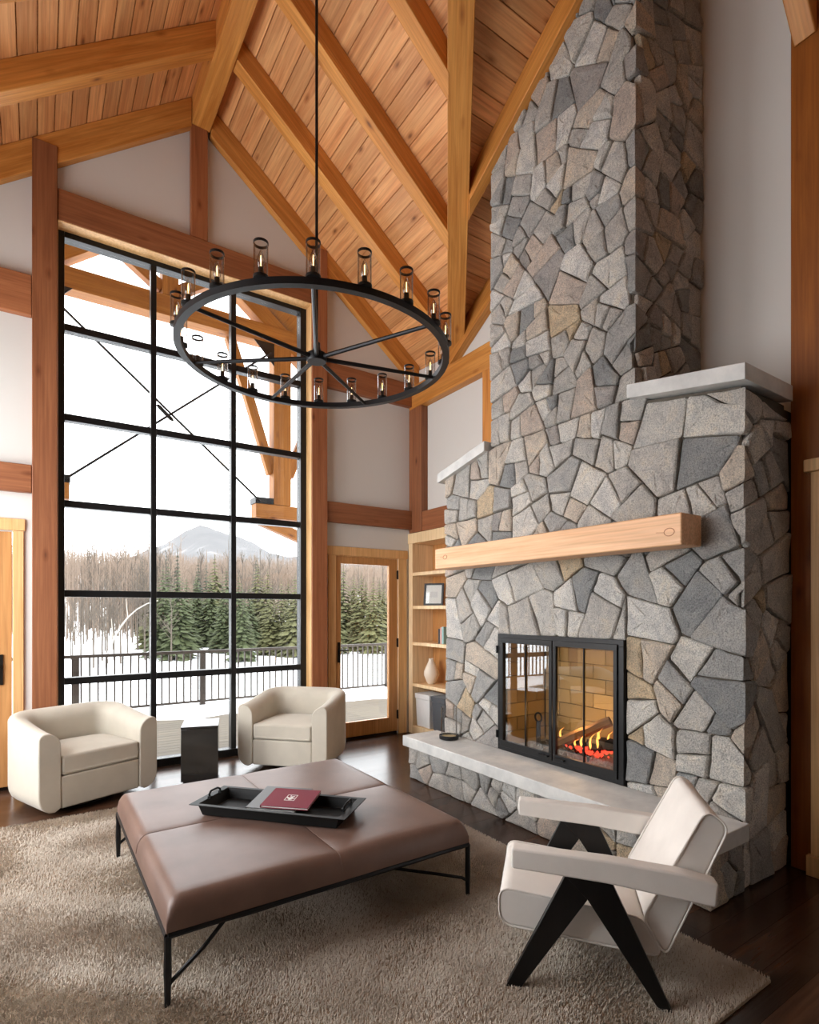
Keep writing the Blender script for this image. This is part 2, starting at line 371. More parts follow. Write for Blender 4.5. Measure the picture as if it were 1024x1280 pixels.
# back (window) wall: polygons around the window opening (x .152..2.48, z 0..4.82), the two doors
wx0, wx1, wz1 = 0.15, 2.49, 4.84
d0, d1, dz = 2.80, 3.64, 2.12       # right door opening
l0, l1 = -1.05, -0.16               # left door opening
def wallpoly(poly): m_.prism(poly, 'y', YW, YW + 0.16)
wallpoly([(XL - 0.2, 0), (l0, 0), (l0, gable_top(l0)), (XL - 0.2, gable_top(XL - 0.2))])
wallpoly([(l0, dz + .04), (l1, dz + .04), (l1, gable_top(l1)), (l0, gable_top(l0))])
wallpoly([(l1, 0), (wx0, 0), (wx0, gable_top(wx0)), (l1, gable_top(l1))])
wallpoly([(wx0, wz1), (wx1, wz1), (wx1, gable_top(wx1)), (XR, gable_top(XR)), (wx0, gable_top(wx0))])
wallpoly([(wx1, 0), (d0, 0), (d0, gable_top(d0)), (wx1, gable_top(wx1))])
wallpoly([(d0, dz), (d1, dz), (d1, gable_top(d1)), (d0, gable_top(d0))])
wallpoly([(d1, 0), (XW + .3, 0), (XW + .3, gable_top(XW + .3)), (d1, gable_top(d1))])
struct(m_.build('wall_back', M['wall']))
# right wall: eave wall with the tall cross gable above the fireplace
m_ = MB()
top = [(-4.2, 4.4)] + [(y, zcd(y) + 0.04 if zcd(y) > 4.4 else 4.45) for y in (-1.75, 1.65, 5.05)] + [(5.82, 4.45)]
m_.prism([(4.08, 2.43), (5.82, 2.43), (5.82, 4.45), (5.05, zcd(5.05) + .04), (4.08, zcd(4.08) + .04)], 'x', XW, XW + 0.12)
m_.prism([(-4.2, 0), (4.08, 0), (4.08, zcd(4.08) + .04), (1.65, zcd(1.65) + .04), (-1.75, zcd(-1.75) + .04), (-4.2, 4.45)], 'x', XW, XW + 0.12)
struct(m_.build('wall_right', M['wall']))
m_ = MB()
def lw(y0, y1, z0, z1): m_.box(XL - 0.16, XL, y0, y1, z0, z1)
lw(-4.2, 2.0, 0, 4.4); lw(2.0, 3.5, 0, 0.5); lw(2.0, 3.5, 3.5, 4.4); lw(3.5, 3.8, 0, 4.4); lw(3.8, 5.3, 0, 0.5); lw(3.8, 5.3, 3.5, 4.4); lw(5.3, 5.82, 0, 4.4)
struct(m_.build('wall_left', M['wall']))
m_ = MB()
m_.box(XL - .2, 4.02, -4.2, -4.05, 0, 6.6)
struct(m_.build('wall_rear', M['wall']))

# floor: sub floor + planks laid along X
fl = struct(MB().box(XL - .2, XW + .3, -4.2, 5.74, -0.12, -0.02).build('floor', M['blackwood']))
y = -1.2; rows = 0
while y < 5.72:
    w = 0.135; x = XL - RND.uniform(0, 1.6)
    while x < XW:
        ln = RND.uniform(1.3, 2.4); a, bb = max(x, XL), min(x + ln, XW)
        if bb - a > 0.05:
            tbox('floor_plank', a + .0008, bb - .0008, y + .0008, min(y + w, 5.73) - .0008, -0.02, RND.uniform(-0.0008, 0.0), M['floor'], fl, bevel=0)
        x += ln
    y += w; rows += 1
tbox('floor_plank', XL, XW, -4.1, -1.2, -0.02, -0.001, M['floor'], fl, bevel=0)

# ------------------------------------------------------------------ ceiling: roof deck + planks
ce = MB()
T = 0.08
def slab(pts, dz=0.025):
    n = len(pts); vs = [(x, y, z + dz) for x, y, z in pts] + [(x, y, z + dz + T) for x, y, z in pts]
    ce.add(vs, [tuple(range(n)), tuple(range(2 * n - 1, n - 1, -1))] + [((i + 1) % n, i, n + i, n + (i + 1) % n) for i in range(n)])
XE = XW + 0.35
def vy(x): return YC + (x - XR) / 0.777
slab([(XL - .3, -4.3, zd(XL - .3)), (XR, -4.3, ZD), (XR, 5.9, ZD), (XL - .3, 5.9, zd(XL - .3))])
slab([(XR, 5.9, ZD), (XR, YC, ZD), (XE, vy(XE), zd(XE)), (XE, 5.9, zd(XE))])
slab([(XR, YC, ZD), (XR, -4.3, ZD), (XE, -4.3, zd(XE)), (XE, 2 * YC - vy(XE), zd(XE))])
slab([(XR, YC, ZD), (XE, YC, ZD), (XE, vy(XE), zcd(vy(XE)))])
slab([(XR, YC, ZD), (XE, 2 * YC - vy(XE), zcd(vy(XE))), (XE, YC, ZD)])
ceil = struct(ce.build('ceiling', M['plank'], fix=True))
pw = 0.15; g = 0.003
def plank(p):     # p: 4 visible-face points -> thin board above them
    up = 0.02
    q = [Vector(a) for a in p]
    framed('ceiling_plank', [tuple(a) for a in q] + [(a.x, a.y, a.z + up) for a in q], M['plank'], ceil, bevel=0.0022, axis=(q[1] - q[0]) if (q[1] - q[0]).length > (q[3] - q[0]).length else (q[3] - q[0]))
dx = pw / math.hypot(1, MS)
x = XR + 0.02
while x < XW:                   # right slope, far side of the valley
    a, bb = x + g, x + dx - g; ya, yb = vy(a) - .03, vy(bb) - .03
    plank([(a, ya, zd(a)), (a, YW, zd(a)), (bb, YW, zd(bb)), (bb, yb, zd(bb))]); x += dx
x = XR - 0.02
while x > XL:                   # left slope
    a, bb = x - g, x - dx + g
    plank([(a, 0.3, zd(a)), (bb, 0.3, zd(bb)), (bb, YW, zd(bb)), (a, YW, zd(a))]); x -= dx
dy = pw / math.hypot(1, CS); y = YC + 0.02
while y < 5.0:                  # far slope of the cross gable, boards along X
    a, bb = y + g, y + dy - g
    xa, xb = XR + (a - YC) * .777 + .03, XR + (bb - YC) * .777 + .03
    plank([(xa, a, zcd(a)), (XW, a, zcd(a)), (XW, bb, zcd(bb)), (xb, bb, zcd(bb))]); y += dy
y = YC - 0.02
while y > -0.6:                 # near slope of the cross gable
    a, bb = y - g, y - dy + g
    xa, xb = XR + (YC - a) * .777 + .03, XR + (YC - bb) * .777 + .03
    plank([(xa, a, zcd(a)), (xb, bb, zcd(bb)), (XW, bb, zcd(bb)), (XW, a, zcd(a))]); y -= dy

# ------------------------------------------------------------------ timber frame
def beam8(x0, x1, y0, y1, zb, zt):   # hexahedron whose bottom / top follow functions of x
    return [(x0, y0, zb(x0)), (x1, y0, zb(x1)), (x1, y1, zb(x1)), (x0, y1, zb(x0)), (x0, y0, zt(x0)), (x1, y0, zt(x1)), (x1, y1, zt(x1)), (x0, y1, zt(x0))]
ORD = ['first', 'second', 'third']
for i, yb in enumerate((4.745, 3.947, 3.161)):
    xe = 0.777 * yb
    xf = 0.777 * (yb + .125) + .015; xe += .015; x0 = XR + .08
    tag(framed('rafter', [(x0, yb, zu(x0)), (xe, yb, zu(xe)), (xf, yb + .125, zu(xf)), (x0, yb + .125, zu(x0)), (x0, yb, zd(x0) - .002), (xe, yb, zd(xe) - .002), (xf, yb + .125, zd(xf) - .002), (x0, yb + .125, zd(x0) - .002)], M['rafter'], axis=Vector((xe - x0, 0, zu(xe) - zu(x0)))),
        'golden timber rafter on the right roof slope, %s in from the gable wall' % ORD[i], 'beam', 'rafters of the right roof slope')
for i, yb in enumerate((4.745, 3.947)):
    tag(framed('rafter', beam8(XL, XR - .08, yb, yb + .14, zu, lambda x: zd(x) - .002), M['rafter']),
        'golden timber rafter on the left roof slope, %s in from the gable wall' % ORD[i], 'beam', 'rafters of the left roof slope')
zg = lambda x: zu(x) - 0.05
tag(framed('gable_rafter', beam8(XR + .09, XW, YF, YW - .001, zg, lambda x: zd(x) - .002), M['rafter']), 'timber rafter along the right edge of the gable wall, darker and flush with the drywall', 'beam')
tag(framed('gable_rafter', beam8(XL, XR - .09, YF, YW - .001, zg, lambda x: zd(x) - .002), M['rafter']), 'timber rafter along the left edge of the gable wall, meeting the ridge beam', 'beam')
tag(tbox('ridge_beam', XR - .085, XR + .085, -4.0, YF + .03, 6.17, 6.46, M['rafter']), 'long golden ridge beam running from the gable wall overhead', 'beam')
# valley beam between the two roofs: left lower edge follows x = .777 y
d = Vector((0.777, 1.0, 0)).normalized(); nrm = Vector((d.y, -d.x, 0))
pv = []
for hh in (0, 0.23):
    for yy, k in ((1.80, 0), (5.0, 0), (5.0, 1), (1.80, 1)):
        q = Vector((0.777 * yy, yy, zu(0.777 * yy) + hh)) + nrm * (0.185 * k); pv.append(q)
tag(framed('valley_beam', pv, M['rafter'], axis=pv[1] - pv[0]), 'broad pale timber valley beam beside the chimney, checked along its grain', 'beam')
# cross gable rafters
def cross8(x0, x1, y0, y1, dpt):
    zb = lambda y: zcd(y) - dpt
    return [(x0, y0, zb(y0)), (x1, y0, zb(y0)), (x1, y1, zb(y1)), (x0, y1, zb(y1)), (x0, y0, zcd(y0) - .002), (x1, y0, zcd(y0) - .002), (x1, y1, zcd(y1) - .002), (x0, y1, zcd(y1) - .002)]
ca, cb, cy0 = 3.635, 3.755, YC + .08
tag(framed('rafter', [(3.055, cy0, zcd(cy0) - .23), (3.15, cy0, zcd(cy0) - .23), (3.15, cb, zcd(cb) - .23), (3.055, ca, zcd(ca) - .23), (3.055, cy0, zcd(cy0) - .002), (3.15, cy0, zcd(cy0) - .002), (3.15, cb, zcd(cb) - .002), (3.055, ca, zcd(ca) - .002)], M['rafter'], axis=Vector((0, ca - cy0, zcd(ca) - zcd(cy0)))), 'golden timber rafter sloping down in front of the chimney', 'beam')
tag(framed('gable_rafter', cross8(XP, XW - .001, YC + .08, 4.95, 0.25), M['rafter']), 'timber rafter on the right wall, ending above the wall plate behind the chimney', 'beam')
tag(tbox('ridge_beam', XR + .09, XW, YC - .085, YC + .085, 6.2, 6.46, M['rafter']), 'short ridge beam of the cross gable, high over the fireplace', 'beam')
# posts and girts of the gable wall
tag(tbox('timber_post', -0.028, 0.152, YF - .012, YW - .001, 0, zd(-0.028) - .004, M['post']), 'tall reddish timber post left of the big window', 'post')
tag(tbox('timber_post', 2.48, 2.661, YF - .012, YW - .001, 0, zd(2.661) - .004, M['post']), 'tall reddish timber post right of the big window', 'post')
tag(tbox('king_post', 1.236, 1.392, YF + .01, YW - .001, 5.088, 6.169, M['post']), 'short timber king post between window header and ridge beam', 'post')
tag(tbox('window_header', 0.153, 2.479, YF + .004, YW - .001, 4.819, 5.087, M['post']), 'thick timber header beam across the top of the big window', 'beam')
tag(tbox('timber_post', XP, XW - .001, 5.40, YW - .001, 2.432, 3.939, M['post']), 'timber corner post between the glazed door and the bookcase', 'post')
tag(tbox('wall_girt', 2.662, 3.80, YF + .012, YW - .001, 2.475, 2.70, M['post']), 'horizontal timber girt above the glazed door', 'beam')
tag(tbox('wall_girt', 2.662, 3.80, YF + .012, YW - .001, 3.965, 4.245, M['post']), 'upper horizontal timber girt right of the window, at wall plate height', 'beam')
tag(tbox('wall_girt', XL, -0.03, YF + .012, YW - .001, 3.95, 4.285, M['post']), 'upper horizontal timber girt at the left edge of the picture', 'beam')
tag(tbox('wall_girt', XL, -0.03, YF + .012, YW - .001, 2.475, 2.705, M['post']), 'lower horizontal timber girt above the left wooden door', 'beam')
tag(tbox('wall_plate', XP, XW - .001, 3.47, YW - .001, 3.94, 4.215, M['rafter']), 'timber wall plate on the right wall behind the chimney', 'beam')
tag(tbox('wall_girt', XP + .01, XW - .001, 4.33, 5.399, 2.435, 2.67, M['post']), 'short timber girt on top of the bookcase', 'beam')
tag(tbox('timber_post', XP, XW - .001, 4.12, 4.31, 2.46, 3.94, M['rafter']), 'narrow timber post just behind the left edge of the chimney', 'post')
tag(tbox('timber_post', 3.655, XW - .001, 1.18, 1.447, 0, 6.2, M['darkpost']), 'tall dark orange timber post right of the fireplace', 'post')
tag(stick('knee_brace', (3.70, 1.37, 4.80), (2.55, 1.37, 6.22), 0.11, 0.15, M['rafter'], side=(0, 1, 0)), 'diagonal knee brace off the right timber post, near the top edge', 'beam')
dc = empty('door_casing', (3.63, 1.28, 0), 'pale wood door casing with cap and plinth at the right edge', 'door casing')
MB().box(3.625, 3.654, 1.2, 1.335, .115, 2.275).build('casing_board', M['trim'], dc, bevel=.004)
MB().box(3.60, 3.654, 1.18, 1.361, 2.276, 2.345).build('casing_cap', M['trim'], dc, bevel=.004)
MB().box(3.61, 3.654, 1.19, 1.353, 0, .114).build('plinth_block', M['trim'], dc, bevel=.004)
# pegs in the left post
# ------------------------------------------------------------------ big window
win = struct(MB().box(0.153, 2.479, YG - .0, YG + .11, 0, 0.075).build('window_1', M['black']))
fr = 0.045
for nm, bx in (('frame_stile', (0.155, 0.207, 0.075, 4.815)), ('frame_stile', (2.41, 2.477, 0.075, 4.815)), ('frame_head', (0.208, 2.409, 4.765, 4.815))):
    MB().box(bx[0], bx[1], YG, YG + .11, bx[2], bx[3]).build(nm, M['black'], win, bevel=.003)
vx = [(0.904, 0.953), (1.658, 1.709)]; hz = [(3.94, 4.018), (3.152, 3.235), (2.408, 2.458), (1.616, 1.668), (0.842, 0.895)]
for a, b_ in vx: MB().box(a, b_, YG + .01, YG + .10, 0.076, 4.764).build('mullion', M['black'], win, bevel=.003)
hz = [(c - .030, c + .030) for c in (3.985, 3.195, 2.433, 1.642, 0.868)]
xs = [0.207, 0.904, 0.953, 1.658, 1.709, 2.41]
for a, b_ in hz:
    for k in range(3): MB().box(xs[2 * k] + .001, xs[2 * k + 1] - .001, YG + .012, YG + .098, a, b_).build('muntin', M['black'], win, bevel=.003)
zs = [0.075] + [q for p in reversed(hz) for q in p] + [4.765]
for k in range(3):
    for j in range(6): MB().box(xs[2 * k] + .001, xs[2 * k + 1] - .001, YG + .052, YG + .058, zs[2 * j] + .001, zs[2 * j + 1] - .001).build('pane', M['glass'], win)
for a, b_, z0_, z1_ in ((0.1525, 0.1565, 0, 4.81), (2.4755, 2.479, 0, 4.81), (0.1525, 2.479, 4.811, 4.8185)): MB().box(a, b_, YF + .004, YG - .001, z0_, z1_).build('reveal_lining', M['trim'], win)

# ------------------------------------------------------------------ doors
def hinge(y, x, z, parent): MB().box(x - .012, x + .016, y - .012, y + .004, z - .05, z + .05).tube([(x + .002, y - .012, z - .055), (x + .002, y - .012, z + .055)], .008, 8).build('hinge', M['bronze'], parent)
dr = struct(MB().box(d0 - .0, d1 + .0, YW + .03, YW + .12, 0.0, 0.03).build('door_1', M['bronze']))   # threshold
YD = YW - .02
for nm, bx in (('casing_board', (2.705, 2.80, 0.0, 2.115)), ('casing_board', (3.64, 3.755, 0.0, 2.115)), ('casing_head', (2.69, 3.77, 2.116, 2.215))):
    MB().box(bx[0], bx[1], YD, YW, bx[2], bx[3]).build(nm, M['trim'], dr, bevel=.004)
ys = YW + .005
for nm, bx in (('stile', (2.815, 2.872, .035, 2.105)), ('stile', (3.515, 3.628, .035, 2.105)), ('rail', (2.873, 3.514, .035, .205)), ('rail', (2.873, 3.514, 2.025, 2.105))):
    MB().box(bx[0], bx[1], ys, ys + .045, bx[2], bx[3]).build(nm, M['door'], dr, bevel=.003)
MB().box(2.80, 2.8145, ys, YW + .14, .03, 2.12).box(3.6285, 3.64, ys, YW + .14, .03, 2.12).box(2.8146, 3.6284, ys, YW + .14, 2.106, 2.12).build('jamb', M['trim'], dr)
MB().box(2.873, 3.514, ys + .02, ys + .026, .206, 2.024).build('pane', M['glass'], dr)
for z in (1.92, 1.10, .235): hinge(ys, 3.634, z, dr)
hb = MB().box(2.83, 2.858, ys - .012, ys, .90, 1.13); hb.tube([(2.844, ys - .01, 1.04), (2.844, ys - .045, 1.04), (2.90, ys - .048, 1.04), (2.945, ys - .045, 1.035)], .009, 8)
hb.build('door_handle', M['bronze'], dr)
dl = struct(MB().box(l0, l1, YW + .03, YW + .12, 0.0, 0.03).build('door_2', M['bronze']))
for nm, bx in (('casing_board', (-0.16, -0.085, 0.0, 2.155)), ('casing_board', (l0 - .1, l0, 0.0, 2.155)), ('casing_head', (l0 - .11, -0.075, 2.156, 2.255))):
    MB().box(bx[0], bx[1], YD, YW, bx[2], bx[3]).build(nm, M['trim'], dl, bevel=.004)
for nm, bx in (('stile', (-.285, -.166, .035, 2.145)), ('stile', (l0 + .006, l0 + .12, .035, 2.145)), ('rail', (l0 + .121, -.286, .035, .26)), ('rail', (l0 + .121, -.286, 2.02, 2.145)), ('rail', (l0 + .121, -.286, 1.0, 1.15))):
    MB().box(bx[0], bx[1], ys, ys + .045, bx[2], bx[3]).build(nm, M['door'], dl, bevel=.003)
MB().box(l0 + .121, -.286, ys + .015, ys + .03, .26, 2.02).build('door_panel', M['door'], dl)
hb = MB().box(-.262, -.225, ys - .012, ys, .88, 1.13); hb.tube([(-.243, ys - .01, 1.03), (-.243, ys - .05, 1.03), (-.30, ys - .05, 1.03), (-.36, ys - .048, 1.03)], .01, 8)
hb.build('door_handle', M['bronze'], dl)
for nm, (a, b_) in (('window_2', (2.0, 3.5)), ('window_3', (3.8, 5.3))):
    w_ = struct(MB().box(XL - .1, XL - .04, a, b_, 0.5, 0.56).box(XL - .1, XL - .04, a, b_, 3.44, 3.5).box(XL - .1, XL - .04, a, a + .06, .56, 3.44).box(XL - .1, XL - .04, b_ - .06, b_, .56, 3.44).box(XL - .1, XL - .04, (a + b_) / 2 - .03, (a + b_) / 2 + .03, .56, 3.44).build(nm, M['black']))

# ------------------------------------------------------------------ fireplace masonry
XF = 3.145       # mortar plane, stones stand proud of it
fp = empty('stone_fireplace', (3.4, 2.75, 0), 'tall fieldstone fireplace and chimney of grey, white and tan stones', 'fireplace')
body = MB()
body.prism([(3.30, 0), (4.05, 0), (4.05, 2.70), (3.455, 2.825), (3.30, 2.825)], 'x', XF, 3.652)
body.prism([(2.18, 1.285), (3.30, 1.285), (3.30, 2.825), (2.18, 2.825)], 'x', XF, 3.652)
body.prism([(2.18, 0), (3.30, 0), (3.30, 0.385), (2.18, 0.385)], 'x', XF, 3.652)
body.prism([(1.48, 0), (2.18, 0), (2.18, 2.825), (2.115, 2.81), (1.48, 2.70)], 'x', XF, 3.652)
body.box(3.653, XW - .001, 1.485, 4.045, 0, 2.68)
body = body.build('fireplace_body', M['mortar'], fp)
chim = MB().box(XF, XW, 2.125, 3.44, 2.7, 7.0).build('chimney', M['mortar'], fp)
hbase = MB().box(2.79, XF, 1.47, 4.12, 0, 0.288).build('hearth_base', M['mortar'], fp)

def clip(poly, nx, ny, c):      # keep nx*x+ny*y<=c
    o = []; n = len(poly)
    for i in range(n):
        p, q = poly[i], poly[(i + 1) % n]
        a = nx * p[0] + ny * p[1] - c; b_ = nx * q[0] + ny * q[1] - c
        if a <= 0: o.append(p)
        if (a < 0 < b_) or (b_ < 0 < a):
            t = a / (a - b_); o.append((p[0] + (q[0] - p[0]) * t, p[1] + (q[1] - p[1]) * t))
    return o
def parea(p): return 0.5 * abs(sum(p[i][0] * p[(i + 1) % len(p)][1] - p[(i + 1) % len(p)][0] * p[i][1] for i in range(len(p)))) if len(p) > 2 else 0
def dedupe(p):
    o = []
    for q in p:
        if not o or math.hypot(q[0] - o[-1][0], q[1] - o[-1][1]) > 0.004: o.append(q)
    if len(o) > 1 and math.hypot(o[0][0] - o[-1][0], o[0][1] - o[-1][1]) <= 0.004: o.pop()
    return o
def sites(s0, s1, z0, z1, r0, r1, rnd, asp=1.0, tries=9000):
    pts = []
    for k in range(tries):
        r = r0 + (r1 - r0) * rnd.random() ** 1.6 * (1 - 0.65 * k / tries) if k < tries * .8 else r0
        s, z = rnd.uniform(s0, s1), rnd.uniform(z0, z1)
        if all(((s - p[0]) * asp) ** 2 + (z - p[1]) ** 2 > (0.93 * (r + p[2])) ** 2 for p in pts): pts.append((s, z, r))
    return pts
def cells(pts, box, asp=1.0):
    out = []
    for i, (s, z, r) in enumerate(pts):
        poly = [(box[0], box[2]), (box[1], box[2]), (box[1], box[3]), (box[0], box[3])]
        for j, (s2, z2, r2) in enumerate(pts):
            if i == j or abs(s - s2) > 0.9 or abs(z - z2) > 0.9: continue
            nx, ny = 2 * (s2 - s) * asp * asp, 2 * (z2 - z)
            c = (s2 * s2 - s * s) * asp * asp + z2 * z2 - z * z - r2 * r2 + r * r
            poly = clip(poly, nx, ny, c)
            if len(poly) < 3: break
        if len(poly) >= 3: out.append(((s, z), poly))
    return out
def rough_outline(poly, rnd, fold, gap):
    """inset for the joint, cut the corners, jitter long edges; vertices on the fold line stay on it"""
    poly = dedupe(poly); n = len(poly)
    if n < 3: return None
    ar = sum(poly[i][0] * poly[(i + 1) % n][1] - poly[(i + 1) % n][0] * poly[i][1] for i in range(n))
    if ar < 0: poly = poly[::-1]
    onf = lambda p: fold is not None and abs(p[0] - fold) < 1e-6
    cx = sum(p[0] for p in poly) / n; cy = sum(p[1] for p in poly) / n
    q = []
    for p in poly:
        d_ = math.hypot(cx - p[0], cy - p[1]); k = min(0.4, gap * 1.35 / max(d_, 1e-4))
        q.append((p[0] if onf(p) else p[0] + (cx - p[0]) * k, p[1] + (cy - p[1]) * k))
    res = []
    for i in range(n):
        p, nx_, pv_ = q[i], q[(i + 1) % n], q[i - 1]
        if onf(p): res.append(p)
        else:
            for o_ in (pv_, nx_):
                L_ = math.hypot(o_[0] - p[0], o_[1] - p[1]); t = min(0.3, rnd.uniform(.004, .015) / max(L_, 1e-4))
                res.append((p[0] + (o_[0] - p[0]) * t, p[1] + (o_[1] - p[1]) * t))
        L_ = math.hypot(nx_[0] - p[0], nx_[1] - p[1])
        if L_ > 0.11 and not (onf(p) and onf(nx_)):
            t = rnd.uniform(.38, .62); e = rnd.uniform(-.006, .004)
            dx_, dy_ = (nx_[0] - p[0]) / L_, (nx_[1] - p[1]) / L_
            res.append((p[0] + dx_ * L_ * t + dy_ * e, p[1] + dy_ * L_ * t - dx_ * e))
    return res
def stone_faces(mb, poly, rnd, H, mapf, fold, tilt):
    n = len(poly); cx = sum(p[0] for p in poly) / n; cy = sum(p[1] for p in poly) / n
    onf = lambda p: fold is not None and abs(p[0] - fold) < 1e-6
    def ring(inset, h, jit):
        r = []
        for p in poly:
            d_ = math.hypot(cx - p[0], cy - p[1]); k = min(.5, inset / max(d_, 1e-4)) if inset < 1 else inset - 1
            s_ = p[0] if onf(p) else p[0] + (cx - p[0]) * k
            z_ = p[1] + (cy - p[1]) * k
            hh = h + (tilt[0] * (s_ - cx) + tilt[1] * (z_ - cy) if h > 0.01 and not onf(p) else 0) + rnd.uniform(-jit, jit) * (0 if onf(p) else 1)
            r.append(mapf(s_, z_, hh))
        return r
    rings = [ring(0, -0.02, 0), ring(0.002, H * .72, .003), ring(0.011, H, .003), ring(1.45, H + .003, .005)]
    vs = [v for r in rings for v in r] + [mapf(cx, cy, H + rnd.uniform(0, .006))]
    fs = []
    for k in range(3):
        for i in range(n):
            j = (i + 1) % n
            if onf(poly[i]) and onf(poly[j]) and k < 0: continue
            fs.append((k * n + i, k * n + j, (k + 1) * n + j, (k + 1) * n + i))
    for i in range(n): fs.append((3 * n + i, 3 * n + (i + 1) % n, 4 * n))
    mb.add(vs, fs)
GAP = 0.0028
def mk_map(xf, fold, base='x'):
    def mf(s, z, h):
        if fold is None or s < fold - 1e-6: return (xf - h, -s, z)
        if s < fold + 1e-6: return (xf - h, -fold - h, z)
        return (xf + (s - fold), -fold - h, z)
    return mf
def add_stone(pieces, rnd, fold, xf, parent, Hr=(.018, .042)):
    """pieces: polygons in unwrapped (s,z); split at the fold so that corner stones turn the corner"""
    mb = MB(); H = rnd.uniform(*Hr)
    if fold is None: tl = (rnd.uniform(-.09, .09), rnd.uniform(-.09, .09))
    else: tl = (rnd.uniform(-.05, .05), rnd.uniform(-.05, .05))
    mf = mk_map(xf, fold)
    for poly in pieces:
        if parea(poly) < .0012: continue
        sides = [poly]
        if fold is not None and min(p[0] for p in poly) < fold < max(p[0] for p in poly):
            a, b_ = clip(poly, 1, 0, fold), clip(poly, -1, 0, -fold)
            a = [(fold if abs(p[0] - fold) < .0005 else p[0], p[1]) for p in a]; b_ = [(fold if abs(p[0] - fold) < .0005 else p[0], p[1]) for p in b_]
            if parea(a) < .0025: sides = [[(p[0], p[1]) for p in b_]]
            elif parea(b_) < .0025: sides = [a]
            else:
                sides = [a, b_]
        for sd in sides:
            both = len(sides) == 2
            o_ = rough_outline(sd, rnd, fold if both else None, GAP)
            if o_ is None or len(o_) < 3: continue
            f_ = fold
            mfx = mf
            if not both and fold is not None:
                front = sum(p[0] for p in sd) / len(sd) < fold
                mfx = (lambda s, z, h: (xf - h, -s, z)) if front else (lambda s, z, h: (xf + (s - fold), -fold - h, z))
            stone_faces(mb, o_, rnd, H, mfx, fold if both else None, tl)
    if mb.v: return mb.build('stone', M['stone'], parent, fix=False)
rs = random.Random(21)
def shatter(poly, rnd, amin, amax):
    """break a convex cell into angular pieces by straight cuts across its long axis"""
    A = parea(poly); T = amin + (amax - amin) * rnd.random() ** 1.5
    if A < T or A < .010: return [poly]
    n = len(poly); cx = sum(p[0] for p in poly) / n; cy = sum(p[1] for p in poly) / n
    sxx = sum((p[0] - cx) ** 2 for p in poly); syy = sum((p[1] - cy) ** 2 for p in poly); sxy = sum((p[0] - cx) * (p[1] - cy) for p in poly)
    def fat(w):
        per = sum(math.hypot(w[i][0] - w[i - 1][0], w[i][1] - w[i - 1][1]) for i in range(len(w)))
        return parea(w) / (per * per) - (.010 if len(w) == 3 else 0) - (.003 if len(w) > 6 else 0)
    best = None
    for k in range(14):
        a = .5 * math.atan2(2 * sxy, sxx - syy) + rnd.gauss(0, .30); nx, ny = math.cos(a), math.sin(a)
        L_ = math.sqrt(A); ox, oy = cx + rnd.gauss(0, .13) * L_, cy + rnd.gauss(0, .13) * L_
        c_ = nx * ox + ny * oy
        p, q = dedupe(clip(poly, nx, ny, c_)), dedupe(clip(poly, -nx, -ny, -c_))
        if len(p) < 3 or len(q) < 3: continue
        f_ = min(fat(p), fat(q)) + rnd.uniform(0, .006)
        if best is None or f_ > best[0]: best = (f_, p, q)
    if best and best[0] > .040: return shatter(best[1], rnd, amin, amax) + shatter(best[2], rnd, amin, amax)
    return [poly]
# fireplace front + right side (fold at y=1.48) and chimney front + side (fold at y=2.125)
sB, sC = -1.48, -2.125
HX0, HX1, HZ = -3.325, -2.165, 1.30      # fire opening
P1 = sites(-4.05, sB + .50, 0.0, 2.84, .17, .26, rs, 1.0)
for (s, z), big in cells(P1, (-4.05, sB + .505, 0.0, 2.84), 1.0):
    k = .125 / .595; big = clip(big, -k, 1, 2.695 + 4.05 * k)
    if s > -2.125 and len(big) > 2: k = .115 / .635; big = clip(big, k, 1, 2.795 - 2.115 * k)
    if len(big) < 3: continue
    mid = clip(clip(big, -1, 0, -HX0), 1, 0, HX1) ; inside = clip(mid, 0, 1, HZ) if len(mid) > 2 else []
    if parea(inside) < 1e-5: regs = [big]
    else: regs = [clip(big, 1, 0, HX0), clip(big, -1, 0, -HX1), clip(mid, 0, -1, -HZ)]
    for rg in regs:
        if len(rg) < 3 or parea(rg) < .003: continue
        for poly in shatter(rg, rs, .026, .10): add_stone([poly], rs, sB, XF, body)
P2 = sites(-3.44, sC + .75, 2.84, 6.55, .15, .22, rs, 1.2)
for (s, z), big in cells(P2, (-3.44, sC + .765, 2.84, 6.55), 1.2):
    for poly in shatter(big, rs, .022, .070): add_stone([poly], rs, sC, XF, chim)
P3 = sites(-4.12, -1.47 + .33, 0.0, .288, .09, .16, rs, 0.9, 3000)
for (s, z), big in cells(P3, (-4.12, -1.47 + .33, 0.0, .286), 0.9):
    for poly in shatter(big, rs, .016, .05): add_stone([poly], rs, -1.47, 2.79, hbase, (.018, .034))
# limestone hearth slab and shoulder caps
MB().box(2.715, 3.10, 1.415, 4.145, .289, .379).build('hearth_slab', M['slab'], fp, bevel=.005)
def capp(pts, x0, x1, nm): MB().prism(pts, 'x', x0, x1).build(nm, M['slab'], fp, bevel=.004, fix=True)
capp([(4.105, 2.665), (4.105, 2.75), (3.46, 2.895), (3.46, 2.81)], 3.07, XW - .02, 'shoulder_cap')
capp([(1.42, 2.70), (2.12, 2.82), (2.12, 2.905), (1.42, 2.79)], 3.06, 3.62, 'shoulder_cap')
# mantel
tag(tbox('mantel_beam', 2.88, 3.085, 1.66, 3.885, 1.85, 2.025, M['mantel'], bevel=.008), 'pale fir mantel beam across the stone fireplace', 'mantel')

